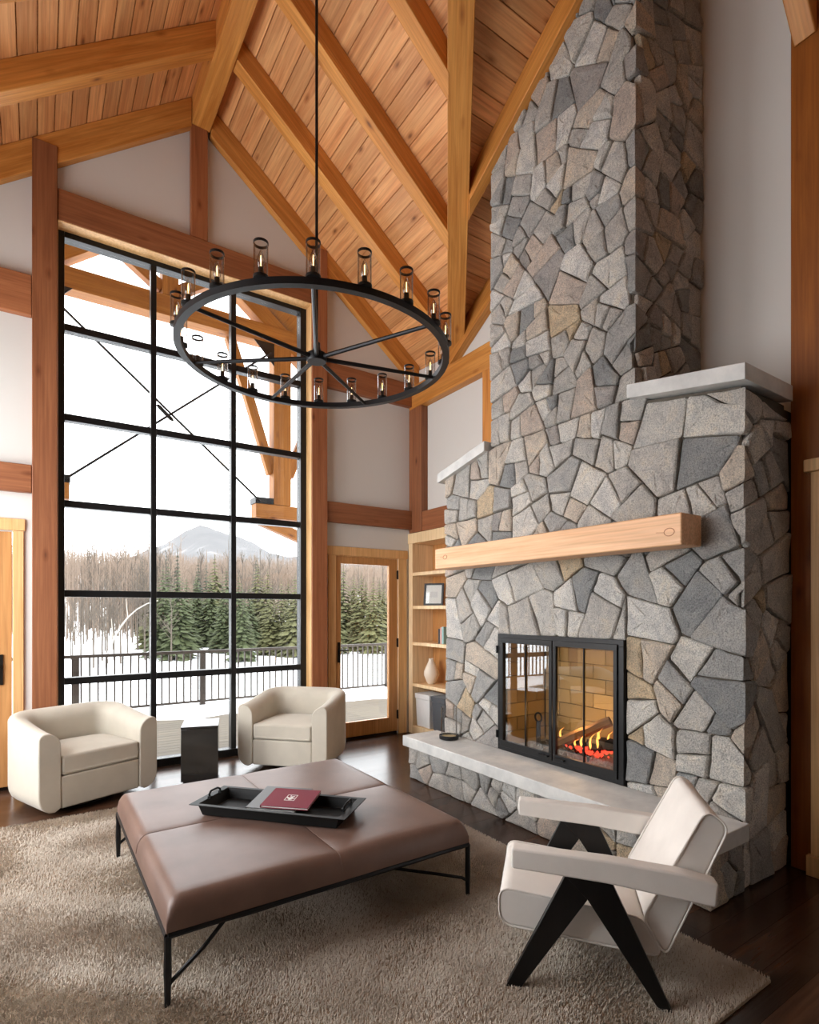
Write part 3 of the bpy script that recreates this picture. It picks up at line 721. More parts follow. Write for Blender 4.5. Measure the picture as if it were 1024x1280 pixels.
mt_ = bpy.data.objects['mantel_beam']
kn = newmat('dark_knot', srgb(176, 118, 82), 0.6)[0]
for yy, zz, ry, rz_ in ((1.73, 1.925, .030, .021), (3.74, 1.945, .026, .017)):
    q = [(2.8795, yy + ry * math.cos(a * math.pi / 8), zz + rz_ * math.sin(a * math.pi / 8)) for a in range(17)]
    k_ = MB().tube(q, .0022, 5).tube([(2.8795, yy + ry, zz), (2.8795, yy + ry * 2.6, zz + .004)], .0014, 5).build('knot', kn); setparent(k_, mt_)
# ------------------------------------------------------------------ fire doors and firebox
ins = empty('fireplace_doors', (3.12, 2.74, .38), 'black steel fireplace surround with four glass doors', 'fire screen')
fx0, fx1 = 3.095, 3.14
Y0, Y1, Z0, Z1 = 2.165, 3.322, .381, 1.306
fm = MB().box(fx0, fx1, Y0, Y1, Z0, Z0 + .05).box(fx0, fx1, Y0, Y1, Z1 - .045, Z1).box(fx0, fx1, Y0, Y0 + .04, Z0 + .05, Z1 - .045).box(fx0, fx1, Y1 - .04, Y1, Z0 + .05, Z1 - .045)
fm.build('surround_frame', M['black'], ins, bevel=.002)
ym = (Y0 + Y1) / 2
for a, b_ in ((Y0 + .041, ym - .004), (ym + .004, Y1 - .041)):
    dm = MB(); x0, x1 = fx0 - .012, fx0 + .012
    za, zb = Z0 + .03, Z1 - .03; t = .028
    dm.box(x0, x1, a, b_, za, za + .05).box(x0, x1, a, b_, zb - .04, zb).box(x0, x1, a, a + t, za + .05, zb - .04).box(x0, x1, b_ - t, b_, za + .05, zb - .04)
    do = dm.build('fire_door', M['black'], ins, bevel=.002)
    mid_ = (a + b_) / 2
    for p, q in ((a + t, mid_ - .0015), (mid_ + .0015, b_ - t)):
        cy_, hw = (p + q) / 2, (q - p) / 2 - .001; dxp = .045 * hw
        MB().add([(fx0 - dxp, cy_ - hw, za + .05), (fx0 + dxp, cy_ + hw, za + .05), (fx0 + dxp, cy_ + hw, zb - .04), (fx0 - dxp, cy_ - hw, zb - .04)], [(0, 1, 2, 3)]).build('glass_pane', M['fireglass'], do)
    MB().box(fx0 - .007, fx0 + .007, mid_ - .003, mid_ + .003, za + .05, zb - .04).build('pane_edge', M['black'], do)
    hy = (a + .07) if a > ym else (b_ - .07)
    MB().box(x0 - .022, x0 - .002, hy - .045, hy + .045, za + .022, za + .032).build('door_pull', M['black'], do)
for z in (.5, 1.18): MB().tube([(fx0 - .006, Y1 + .004, z - .03), (fx0 - .006, Y1 + .004, z + .03)], .009, 8).build('hinge', M['black'], ins)
fb = empty('firebox', (3.4, 2.74, .385), 'firebox lined with tan firebricks behind the glass doors', 'firebox')
MB().box(3.15, 3.619, 2.185, 3.295, .386, .405).build('firebox_floor', M['ash'], fb)
bl, bh, bt = .225, .112, .03
bmesh_ = None
def brick(x0, x1, y0, y1, z0, z1):
    MB().box(x0, x1, y0, y1, z0, z1).build('brick', M['brick'], fb, bevel=.003, seg=1)
z = .406; r_ = 0
while z < 1.27:
    zt = min(z + bh, 1.28) - .004
    y_ = 2.215 - (bl / 2 if r_ % 2 else 0)
    while y_ < 3.265:
        a, b_ = max(y_, 2.215), min(y_ + bl, 3.265) - .004
        if b_ - a > .02: brick(3.585, 3.615, a, b_, z, zt)
        y_ += bl
    for yy in (2.186, 3.266):
        x_ = 3.15 - (bl / 2 if r_ % 2 else 0)
        while x_ < 3.58:
            a, b_ = max(x_, 3.15), min(x_ + bl, 3.583) - .004
            if b_ - a > .02: brick(a, b_, yy, yy + .028, z, zt)
            x_ += bl
    z += bh; r_ += 1
rs = random.Random(5)
# grate, andiron, log, embers, flames
gr = empty('fire_grate', (3.38, 2.78, .406), 'black iron grate in the firebox under the burning log', 'grate')
for k in range(6): 
    yy = 2.60 + k * .085
    MB().tube([(3.24, yy, .50), (3.28, yy, .455), (3.48, yy, .455), (3.52, yy, .50)], .008, 6).build('grate_bar', M['iron'], gr)
MB().tube([(3.30, 2.58, .445), (3.30, 3.05, .445)], .009, 6).tube([(3.46, 2.58, .445), (3.46, 3.05, .445)], .009, 6).tube([(3.30, 2.60, .445), (3.30, 2.60, .405)], .008, 6).tube([(3.46, 2.60, .445), (3.46, 2.60, .405)], .008, 6).tube([(3.30, 3.03, .445), (3.30, 3.03, .405)], .008, 6).tube([(3.46, 3.03, .445), (3.46, 3.03, .405)], .008, 6).build('grate_frame', M['iron'], gr)
an = empty('andiron', (3.4, 3.12, .406), 'iron andiron with ring top at the left of the firebox', 'andiron')
MB().box(3.34, 3.36, 3.105, 3.14, .406, .60).build('andiron_post', M['iron'], an, bevel=.003)
MB().tube([(3.35, 3.122 + .035 * math.cos(t * math.pi / 8), .635 + .035 * math.sin(t * math.pi / 8)) for t in range(17)], .008, 6).build('andiron_ring', M['iron'], an)
MB().tube([(3.35, 3.122, .43), (3.55, 3.122, .43), (3.56, 3.122, .406)], .009, 6).build('andiron_foot', M['iron'], an)
def log(name, a, b_, r, label, mat):
    a, b_ = Vector(a), Vector(b_); n = 7; pts = [a + (b_ - a) * (k / 6) for k in range(7)]
    o = MB().tube([(0, 0, 0)] + [(k * (b_ - a).length / 6, rs.uniform(-.004, .004), rs.uniform(-.004, .004)) for k in range(1, 7)], [r * rs.uniform(.9, 1.05) for _ in range(7)], n).build(name, mat, None)
    o.matrix_basis = Matrix.Translation(a) @ Vector((1, 0, 0)).rotation_difference(b_ - a).to_matrix().to_4x4()
    return tag(o, label, 'log')
log('fire_log', (3.24, 2.86, .475), (3.42, 2.50, .70), .040, 'split log leaning up across the grate in the fire', M['char'])
log('fire_log', (3.44, 2.58, .52), (3.38, 2.46, .54), .045, 'short charred log end behind the flames', M['charred'])
log('fire_log', (3.30, 2.95, .50), (3.36, 2.53, .50), .03, 'charred log lying on the glowing coals', M['charred'])
em = MB()
for k in range(110):
    x, y_, z = rs.uniform(3.26, 3.46), rs.gauss(2.62, .085), rs.uniform(.465, .50); r = rs.uniform(.008, .02)
    em.add([(x - r, y_, z), (x, y_ - r, z), (x + r, y_, z), (x, y_ + r, z), (x, y_, z + r), (x, y_, z - r)], [(0, 1, 4), (1, 2, 4), (2, 3, 4), (3, 0, 4), (1, 0, 5), (2, 1, 5), (3, 2, 5), (0, 3, 5)])
tag(em.build('embers', M['ember']), 'red glowing embers on the grate', 'embers', kind='stuff')
am = MB()
for k in range(500):
    x, y_ = rs.uniform(3.18, 3.56), rs.uniform(2.22, 3.2); z = .406; r = rs.uniform(.006, .02)
    am.add([(x - r, y_, z), (x, y_ - r, z), (x + r, y_, z), (x, y_ + r, z), (x, y_, z + r * 1.2)], [(0, 1, 4), (1, 2, 4), (2, 3, 4), (3, 0, 4)])
tag(am.build('ash_bed', M['ash']), 'grey ash and coal bits on the firebox floor', 'ash', kind='stuff')
fm = MB()
for x, y_, z, h, r in ((3.33, 2.88, .52, .09, .008), (3.30, 2.66, .50, .10, .009), (3.40, 2.50, .54, .10, .009), (3.42, 2.60, .53, .16, .010), (3.28, 2.70, .50, .06, .008), (3.30, 2.58, .50, .12, .009), (3.33, 2.54, .51, .15, .009)):
    pr = [(r * .35, 0), (r, h * .18), (r * .85, h * .38), (r * .5, h * .65), (r * .18, h * .88), (.0006, h)]
    b0 = len(fm.v); fm.lathe(pr, (x, y_, z), 8)
    for i in range(b0, len(fm.v)):
        vx_, vy_, vz_ = fm.v[i]; t = (vz_ - z) / h; fm.v[i] = (vx_, vy_ + .03 * math.sin(t * 4) * t - .02 * t, vz_)
tag(fm.build('flames', M['flame'], smooth=True, ang=80), 'orange flames licking up around the log', 'flames', kind='stuff')

fl_ = bpy.data.lights.new('fire_glow', 'POINT'); fl_.energy = 2.2; fl_.color = (1, .62, .3); fl_.shadow_soft_size = .08
fo = bpy.data.objects.new('fire_glow', fl_); COL.objects.link(fo); fo.location = (3.32, 2.70, .66)
# ------------------------------------------------------------------ things on the hearth
ch = empty('candle_holder', (3.03, 3.80, .38), 'round black dish with clear glass cylinder on the hearth slab', 'candle holder')
ch.location = (2.97, 3.80, .38)
c = (2.97, 3.80, .38)
MB().lathe([(.07, 0), (.083, .004), (.086, .03), (.086, .036), (.079, .036), (.076, .024), (.001, .022)], c, 32).build('dish', M['black'], ch, smooth=True)
MB().lathe([(.074, .0235), (.001, .0255)], c, 32).build('brass_liner', M['gold'], ch, smooth=True)
MB().tubewall(.070, .027, .275, c, 32).build('glass_cylinder', M['lampglass'], ch, smooth=True)

# ------------------------------------------------------------------ bookcase
bc = empty('bookcase', (3.95, 4.87, 0), 'built-in pale wood bookcase between glazed door and fireplace', 'bookcase')
bx0, bx1, by0, by1 = 3.79, 4.10, 4.09, 5.655
sh_z = [1.948, 1.547, 1.108, .610]
MB().box(bx0, bx1, by1 - .085, by1, 0, 2.30).build('side_panel', M['maple'], bc, bevel=.003)
MB().box(bx0, bx1, by0, by0 + .04, 0, 2.30).build('side_panel', M['maple'], bc, bevel=.003)
MB().box(bx1, bx1 + .02, by0, by1, 0, 2.42).build('back_panel', M['door'], bc)
MB().box(bx0 - .005, bx1, by0, by1 + .005, 2.301, 2.425).build('top_rail', M['maple'], bc, bevel=.003)
MB().box(bx0 + .002, bx1, by0 + .041, by1 - .086, 0, .10).build('base_board', M['maple'], bc, bevel=.003)
for z in sh_z: MB().box(bx0 + .004, bx1, by0 + .041, by1 - .086, z - .04, z).build('shelf', M['maple'], bc, bevel=.003)
def pframe(c, w, h, rz, tilt, label):
    e = empty('picture_frame', c, label, 'picture frame'); e.rotation_euler = (0, tilt, rz)
    t = .022
    f = MB().box(-.012, .012, -w / 2, w / 2, 0, t).box(-.012, .012, -w / 2, w / 2, h - t, h).box(-.012, .012, -w / 2, -w / 2 + t, t, h - t).box(-.012, .012, w / 2 - t, w / 2, t, h - t)
    for nm, mb, mt in (('frame', f, M['black']), ('mat_board', MB().box(-.002, .008, -w / 2 + t, w / 2 - t, t, h - t), M['paper']), ('pane', MB().box(-.007, -.005, -w / 2 + t, w / 2 - t, t, h - t), M['glass']),
                       ('print', MB().box(-.0035, -.002, -.045, .045, h * .36, h * .62), M['basketw'])):
        o = mb.build(nm, mt); o.parent = e
    return e
pframe((3.90, 5.29, 1.549), .24, .265, R(35), R(8), 'black framed print with white mat leaning on the bookcase shelf')
for k, (y_, w, h, mt, lb) in enumerate(((5.08, .03, .17, 'blackwood', 'dark thin book, leftmost of the row on the bookcase'), (5.045, .028, .19, 'pink', 'pink book in the middle of the row on the bookcase'), (5.01, .032, .195, 'teal', 'teal book, rightmost of the row on the bookcase'))):
    e = empty('book', (3.90, y_, 1.109), lb, 'book', 'books on the bookcase shelf')
    for nm, mb, m__ in (('cover', MB().box(-.075, -.07, -w / 2, w / 2, 0, h).box(-.07, .07, -w / 2, -w / 2 + .003, 0, h).box(-.07, .07, w / 2 - .003, w / 2, 0, h), M[mt]), ('pages', MB().box(-.069, .066, -w / 2 + .0035, w / 2 - .0035, .004, h - .005), M['paper'])):
        o = mb.build(nm, m__); o.parent = e
# faceted vase
vm = MB(); n = 9
prof = [(.04, 0), (.062, .03), (.092, .11), (.09, .15), (.062, .22), (.034, .275), (.036, .305), (.030, .305), (.026, .27)]
vs_ = []
for i, (r, z) in enumerate(prof):
    for j in range(n):
        a = 2 * math.pi * (j + .5 * (i % 2)) / n; vs_.append((3.93 + r * math.cos(a), 5.37 + r * math.sin(a), .611 + z))
fs_ = []
for i in range(len(prof) - 1):
    for j in range(n):
        a, b_ = i * n + j, i * n + (j + 1) % n
        if i % 2 == 0: fs_ += [(a, b_, a + n), (b_, b_ + n, a + n)]
        else: fs_ += [(a, b_ , b_ + n), (a, b_ + n, a + n)]
fs_ += [tuple(range(n - 1, -1, -1)), tuple(range((len(prof) - 1) * n, len(prof) * n))]
tag(vm.add(vs_, fs_).build('vase', M['ceramic'], bevel=.004), 'ivory faceted ceramic vase on the bookcase shelf', 'vase')
def basket(y_, w, mat, label):
    e = empty('storage_bin', (3.93, y_, .101), label, 'basket')
    d2, h, t = .12, .39, .012
    b = MB().hexa([(-d2 * .9, -w * .45, 0), (d2 * .9, -w * .45, 0), (d2 * .9, w * .45, 0), (-d2 * .9, w * .45, 0), (-d2, -w / 2, h), (d2, -w / 2, h), (d2, w / 2, h), (-d2, w / 2, h)])
    o = b.build('bin_body', mat, bevel=.008); o.parent = e
    r_ = MB().box(-d2 - .006, d2 + .006, -w / 2 - .006, w / 2 + .006, h - .06, h + .004)
    o = r_.build('folded_rim', mat, bevel=.006); o.parent = e
basket(5.39, .29, M['basketw'], 'white felt storage bin on the lowest bookcase shelf')
basket(5.075, .25, M['basketg'], 'charcoal felt storage bin on the lowest bookcase shelf')

# ------------------------------------------------------------------ chandelier
cx, cy, cz, CR = 1.325, 2.915, 2.93, 0.735
cl = empty('chandelier', (cx, cy, cz), 'black wheel chandelier with twenty glass candle lights on a rod', 'chandelier')
def ringmesh(r0, r1, z0, z1, n=96):
    mb = MB(); vs_ = []
    for r, z in ((r0, z0), (r1, z0), (r1, z1), (r0, z1)):
        for j in range(n): a = 2 * math.pi * j / n; vs_.append((cx + r * math.cos(a), cy + r * math.sin(a), z))
    fs_ = []
    for k in range(4):
        for j in range(n): a, b_ = k * n + j, k * n + (j + 1) % n; c_, d_ = ((k + 1) % 4) * n + (j + 1) % n, ((k + 1) % 4) * n + j; fs_.append((a, b_, c_, d_))
    return mb.add(vs_, fs_)
ringmesh(CR - .018, CR + .018, cz - .016, cz + .016).build('wheel_ring', M['iron'], cl, smooth=True, ang=40, fix=True)
MB().lathe([(.052, -.022), (.056, -.016), (.056, .022), (.03, .026), (.02, .06), (.02, .085), (.011, .09)], (cx, cy, cz), 24).build('hub', M['iron'], cl, smooth=True)
MB().tube([(cx, cy, cz + .08), (cx, cy, 6.14)], .0085, 10).build('rod', M['iron'], cl, smooth=True)
MB().lathe([(.06, 0), (.06, .02), (.012, .028)][::-1], (cx, cy, 6.142), 24).build('canopy', M['iron'], cl, fix=True)
a0 = R(-115.6)
for k in range(7):
    a = a0 + 2 * math.pi * k / 7; u = Vector((math.cos(a), math.sin(a), 0))
    q = Vector((cx, cy, cz))
    MB().tube([q + u * .05, q + u * (CR - .015)], [.013, .010], 8).build('spoke', M['iron'], cl, smooth=True)
def lamp_parts(loc):
    s = MB().lathe([(.030, .016), (.034, .018), (.034, .03), (.013, .034), (.012, .068), (.011, .07)], (0, 0, 0), 16).build('socket', M['black'], None, smooth=True)
    s.location = loc; setparent(s, cl)
    gl = MB().tubewall(.0315, .03, .176, (0, 0, 0), 20).build('glass_shade', M['lampglass'], None, smooth=True)
    rim = MB().tubewall(.0328, .170, .181, (0, 0, 0), 20).tubewall(.0298, .170, .181, (0, 0, 0), 20).add([(r * math.cos(6.28318 * j / 20), r * math.sin(6.28318 * j / 20), z) for z in (.170, .181) for r in (.0298, .0328) for j in range(20)], [(k + j, k + (j + 1) % 20, k + 20 + (j + 1) % 20, k + 20 + j) for k in (0, 40) for j in range(20)]).build('shade_rim', M['black'], None)
    bu = MB().lathe([(.010, .066), (.0165, .080), (.0185, .094), (.0145, .116), (.007, .136), (.001, .148)], (0, 0, 0), 12).build('bulb', M['lampglass'], None, smooth=True)
    fi = MB().tube([(.0, .003, .074), (.003, .004, .10), (0, .0, .122), (-.003, -.004, .10), (0, -.003, .074)], .0016, 5).build('filament', M['filament'], None)
    for o in (gl, rim, bu, fi): o.parent = s
    return s
s0 = None
for k in range(20):
    a = a0 + 2 * math.pi * k / 20; loc = (cx + CR * math.cos(a), cy + CR * math.sin(a), cz)
    if s0 is None: s0 = lamp_parts(loc); kids = list(s0.children); continue
    s = s0.copy(); COL.objects.link(s); s.location = loc; s.parent = cl; s.matrix_parent_inverse = W(cl).inverted()
    for ch_ in kids:
        q = ch_.copy(); COL.objects.link(q); q.parent = s

# ------------------------------------------------------------------ rug
RX0, RX1, RY0, RY1 = -0.24, 2.47, 1.02, 4.70
rug = tag(MB().box(RX0 + .02, RX1 - .02, RY0 + .02, RY1 - .02, .001, .012).build('area_rug', M['rug']), 'large beige shag rug under the leather ottoman', 'rug')
rr = random.Random(3); pv_, pf_ = [], []
NT = 420000
for k in range(NT):
    x, y_ = rr.uniform(RX0 + .02, RX1 - .02), rr.uniform(RY0 + .02, RY1 - .02)
    if y_ > 3.2 and rr.random() < .35: continue
    dd = math.sin(x * 3.1 + 1.7 * math.sin(y_ * 2.3)) * 1.3 + math.sin(y_ * 4.7 + 2 * math.sin(x * 1.9)) * 1.2 + rr.uniform(-1.1, 1.1)
    ln = rr.uniform(.004, .009); h = rr.uniform(.011, .018); w = rr.uniform(.0010, .0017)
    cx_, sx_ = math.cos(dd), math.sin(dd); b0 = len(pv_)
    pv_ += [(x - sx_ * w, y_ + cx_ * w, .010), (x + sx_ * w, y_ - cx_ * w, .010), (x + cx_ * ln * .45 + sx_ * w, y_ + sx_ * ln * .45 - cx_ * w, .010 + h * .8), (x + cx_ * ln * .45 - sx_ * w, y_ + sx_ * ln * .45 + cx_ * w, .010 + h * .8), (x + cx_ * ln, y_ + sx_ * ln, .010 + h * .95)]
    pf_ += [(b0, b0 + 1, b0 + 2, b0 + 3), (b0 + 3, b0 + 2, b0 + 4)]
me = bpy.data.meshes.new('rug_pile'); me.from_pydata(pv_, [], pf_); me.materials.append(M['pile']); me.polygons.foreach_set('use_smooth', [True] * len(me.polygons))
po = bpy.data.objects.new('rug_pile', me); COL.objects.link(po); setparent(po, rug); po['kind'] = 'stuff'

# ------------------------------------------------------------------ ottoman
OX0, OX1, OY0, OY1 = .41, 1.87, 2.235, 3.74
ot = empty('ottoman', (1.14, 2.98, 0), 'large square brown leather ottoman on thin black iron legs', 'ottoman')
fz = .275
fm = MB(); t = .0135
for a, b_ in (((OX0, OY0), (OX1, OY0)), ((OX1, OY0), (OX1, OY1)), ((OX1, OY1), (OX0, OY1)), ((OX0, OY1), (OX0, OY0))):
    k = 9; pts = [(a[0] + (b_[0] - a[0]) * i / k, a[1] + (b_[1] - a[1]) * i / k, fz + rr.uniform(-.0015, .0015)) for i in range(k + 1)]
    fm.tube(pts, [t * rr.uniform(.9, 1.1) for _ in pts], 8)
fm.build('frame_rail', M['iron'], ot, smooth=True)
for lx, ly in ((OX0, OY0), (OX1, OY0), (OX1, OY1), (OX0, OY1)):
    sx, sy = (1 if lx == OX0 else -1), (1 if ly == OY0 else -1)
    lg = MB().tube([(lx, ly, .002), (lx, ly, .06), (lx, ly, .14), (lx, ly, .22), (lx, ly, fz)], [.011, .012, .015, .013, .014], 8)
    lg.build('leg', M['iron'], ot, smooth=True)
for ly, sy in ((OY0, 1), (OY1, -1)):
    for lx, sx in ((OX0, 1), (OX1, -1)):
        MB().tube([(lx, ly, .085), (lx + sx * .012, ly, .10), (lx + sx * .13, ly, .19), (lx + sx * .215, ly, fz)] if sx == 1 else [(lx, ly, .085), (lx - .03, ly + sy * .01, .105), (lx - .12, ly + sy * .09, .115), (lx - .34, ly + sy * .3, .13), (lx - .55, ly + sy * .40, fz)], .0085, 8).build('brace', M['iron'], ot, smooth=True)
# cushion: rounded slab in four quilted quarters
cm = MB(); nx_ = 41; zt0, zt1 = fz + .010, .405
def cush(u):   # 0..1 -> edge rounding height factor
    return 1
vs_ = []; fs_ = []
L0, L1 = OX1 - OX0 + .01, OY1 - OY0 + .01
def prof_pts(L, n):
    e = [0, .006, .018, .035, .06, .10]; mid_ = [L / 2 - .05, L / 2 - .015, L / 2 - .005, L / 2, L / 2 + .005, L / 2 + .015, L / 2 + .05]
    body_ = [.10 + (L / 2 - .05 - .10) * i / 5 for i in range(1, 5)]
    return e + body_ + mid_ + [L - q for q in body_[::-1]] + [L - q for q in e[::-1]]
px, py = prof_pts(L0, 0), prof_pts(L1, 0)
def edge(d_):
    r = .055
    return 0 if d_ > r else (1 - math.sqrt(max(0, 1 - ((r - d_) / r) ** 2)))
def seam(d_): return .004 * math.exp(-(d_ / .006) ** 2) + .005 * math.exp(-(d_ / .05) ** 2)
for x in px:
    for y_ in py:
        dxe, dye = min(x, L0 - x), min(y_, L1 - y_)
        e = max(edge(dxe), edge(dye)); e = min(1, math.hypot(edge(dxe), edge(dye)))
        z = zt1 - e * .085 - seam(x - L0 / 2) - seam(y_ - L1 / 2) + .006 * math.sin(math.pi * x / L0 * 2) ** 2 * math.sin(math.pi * y_ / L1 * 2) ** 2
        vs_.append((OX0 - .005 + x, OY0 - .005 + y_, z))
nX, nY = len(px), len(py)
for i in range(nX - 1):
    for j in range(nY - 1): fs_.append((i * nY + j, (i + 1) * nY + j, (i + 1) * nY + j + 1, i * nY + j + 1))
brd = [(i, 0) for i in range(nX)] + [(nX - 1, j) for j in range(1, nY)] + [(i, nY - 1) for i in range(nX - 2, -1, -1)] + [(0, j) for j in range(nY - 2, 0, -1)]
b0 = len(vs_)
for i, j in brd: v = vs_[i * nY + j]; vs_.append((v[0], v[1], zt0))
nb = len(brd)
for k in range(nb):
    i, j = brd[k]; i2, j2 = brd[(k + 1) % nb]
    fs_.append((i2 * nY + j2, i * nY + j, b0 + k, b0 + (k + 1) % nb))
fs_.append(tuple(b0 + k for k in range(nb - 1, -1, -1)))
cm.add(vs_, fs_).build('cushion', M['leather'], ot, smooth=True, ang=60, fix=True)
sm = MB()
for pts in ([(OX0 - .005 + L0 / 2, OY0 - .005 + y_, zt1 - edge(min(y_, L1 - y_)) * .085 - .0078) for y_ in py], [(OX0 - .005 + x, OY0 - .005 + L1 / 2, zt1 - edge(min(x, L0 - x)) * .085 - .0078) for x in px]):
    sm.tube(pts, .0032, 6)
sm.build('seam_piping', M['leather'], ot, smooth=True)

# ------------------------------------------------------------------ tray and books
tr_c = Vector((1.085, 2.87, .408)); ta = math.atan2(-.64, .572)
TM = Matrix.Translation(tr_c) @ Matrix.Rotation(ta, 4, 'Z')
tr = empty('serving_tray', tr_c, 'long black tray with flared rim on the leather ottoman', 'tray', rz=ta)
Lh, Wh, hh = .40, .135, .062
def ringsq(rings):
    vs_ = []; fs_ = []
    for (a, b_, z) in rings: vs_ += [(-a, -b_, z), (a, -b_, z), (a, b_, z), (-a, b_, z)]
    for k in range(len(rings) - 1):
        for j in range(4): fs_.append((k * 4 + j, k * 4 + (j + 1) % 4, (k + 1) * 4 + (j + 1) % 4, (k + 1) * 4 + j))
    fs_.append((3, 2, 1, 0)); e = (len(rings) - 1) * 4; fs_.append((e, e + 1, e + 2, e + 3))
    return MB().add(vs_, fs_)
o = ringsq([(Lh - .02, Wh - .005, 0), (Lh, Wh + .008, hh - .004), (Lh + .04, Wh + .028, hh - .004), (Lh + .04, Wh + .028, hh), (Lh - .004, Wh + .003, hh), (Lh - .028, Wh - .012, .008)]).build('tray_body', M['tray'], None, bevel=.003)
o.parent = tr
for sx in (-1, 1):
    h_ = MB().tube([(sx * (Lh - .012), -.05, hh), (sx * (Lh - .008), -.05, hh + .022), (sx * (Lh - .004), -.03, hh + .032), (sx * (Lh - .004), .03, hh + .032), (sx * (Lh - .008), .05, hh + .022), (sx * (Lh - .012), .05, hh)], .006, 8)
    for yy in (-.05, .05): h_.box(sx * (Lh - .012) - .009, sx * (Lh - .012) + .009, yy - .009, yy + .009, hh - .002, hh + .012)
    o = h_.build('tray_handle', M['tray'], None, smooth=True); o.parent = tr
def flatbook(name, loc, rz, tilt, L_, W_, t, mat, label, emblem=False):
    e = empty(name, (0, 0, 0), label, 'book')
    e.matrix_basis = TM @ Matrix.Translation(loc) @ Matrix.Rotation(rz, 4, 'Z') @ Matrix.Rotation(tilt, 4, 'X')
    cv = MB().box(-L_ / 2, L_ / 2, -W_ / 2, W_ / 2, t - .003, t).box(-L_ / 2, L_ / 2, -W_ / 2, W_ / 2, 0, .003).box(-L_ / 2, -L_ / 2 + .003, -W_ / 2, W_ / 2, .003, t - .003)
    o = cv.build('cover', mat, None, bevel=.001); o.parent = e
    o = MB().box(-L_ / 2 + .0035, L_ / 2 - .004, -W_ / 2 + .004, W_ / 2 - .004, .0032, t - .0032).build('pages', M['paper'], None); o.parent = e
    if emblem:
        em_ = MB(); z0, z1 = t, t + .0006; s = .028; c0 = .0
        for a in ((-s, s, -s * 1.15, -s * 1.15 + .0035), (-s, s, s * 1.15 - .0035, s * 1.15), (-s, -s + .0035, -s * 1.15, s * 1.15), (s - .0035, s, -s * 1.15, s * 1.15)): em_.box(a[0], a[1], a[2], a[3], z0, z1)
        def leaf(cx_, cy_, ln, wd_, an_):
            pts = [(cx_ + math.cos(an_) * q * ln - math.sin(an_) * w_ * wd_, cy_ + math.sin(an_) * q * ln + math.cos(an_) * w_ * wd_) for q, w_ in ((0, 0), (.3, -.5), (.7, -.42), (1, 0), (.7, .42), (.3, .5))]
            em_.prism(pts, 'z', z0, z1)
        leaf(-.004, -.016, .034, .016, R(75)); leaf(-.006, -.014, .026, .012, R(130)); leaf(-.002, -.014, .028, .012, R(30)); leaf(-.012, -.020, .024, .012, R(5)); leaf(-.006, .012, .014, .008, R(100)); leaf(.006, .010, .014, .008, R(50)); leaf(-.02, -.004, .014, .008, R(110))
        o = em_.build('emblem', M['white'], None); o.parent = e
    return e
flatbook('book', (-.02, .055, .046), R(3.6), R(6.5), .275, .265, .016, M['greybook'], 'mottled grey book lying in the black tray under a burgundy one')
flatbook('book', (.064, .016, .067), R(3.6), R(7.5), .265, .205, .014, M['burgundy'], 'burgundy book with small white crest in the black tray', True)

# ------------------------------------------------------------------ cube side table
tb = empty('side_table', (1.214, 5.12, 0), 'polished black block side table between the cream chairs', 'side table', rz=math.atan2(-.087, .29))
for nm, bx in (('table_body', (-.15, .15, -.17, .17, .03, .478)), ('table_top', (-.152, .152, -.172, .172, .4785, .498)), ('recessed_base', (-.135, .135, -.155, .155, .0, .03))):
    o = MB().box(*bx).build(nm, M['darkbox'], None, bevel=.003); o.parent = tb

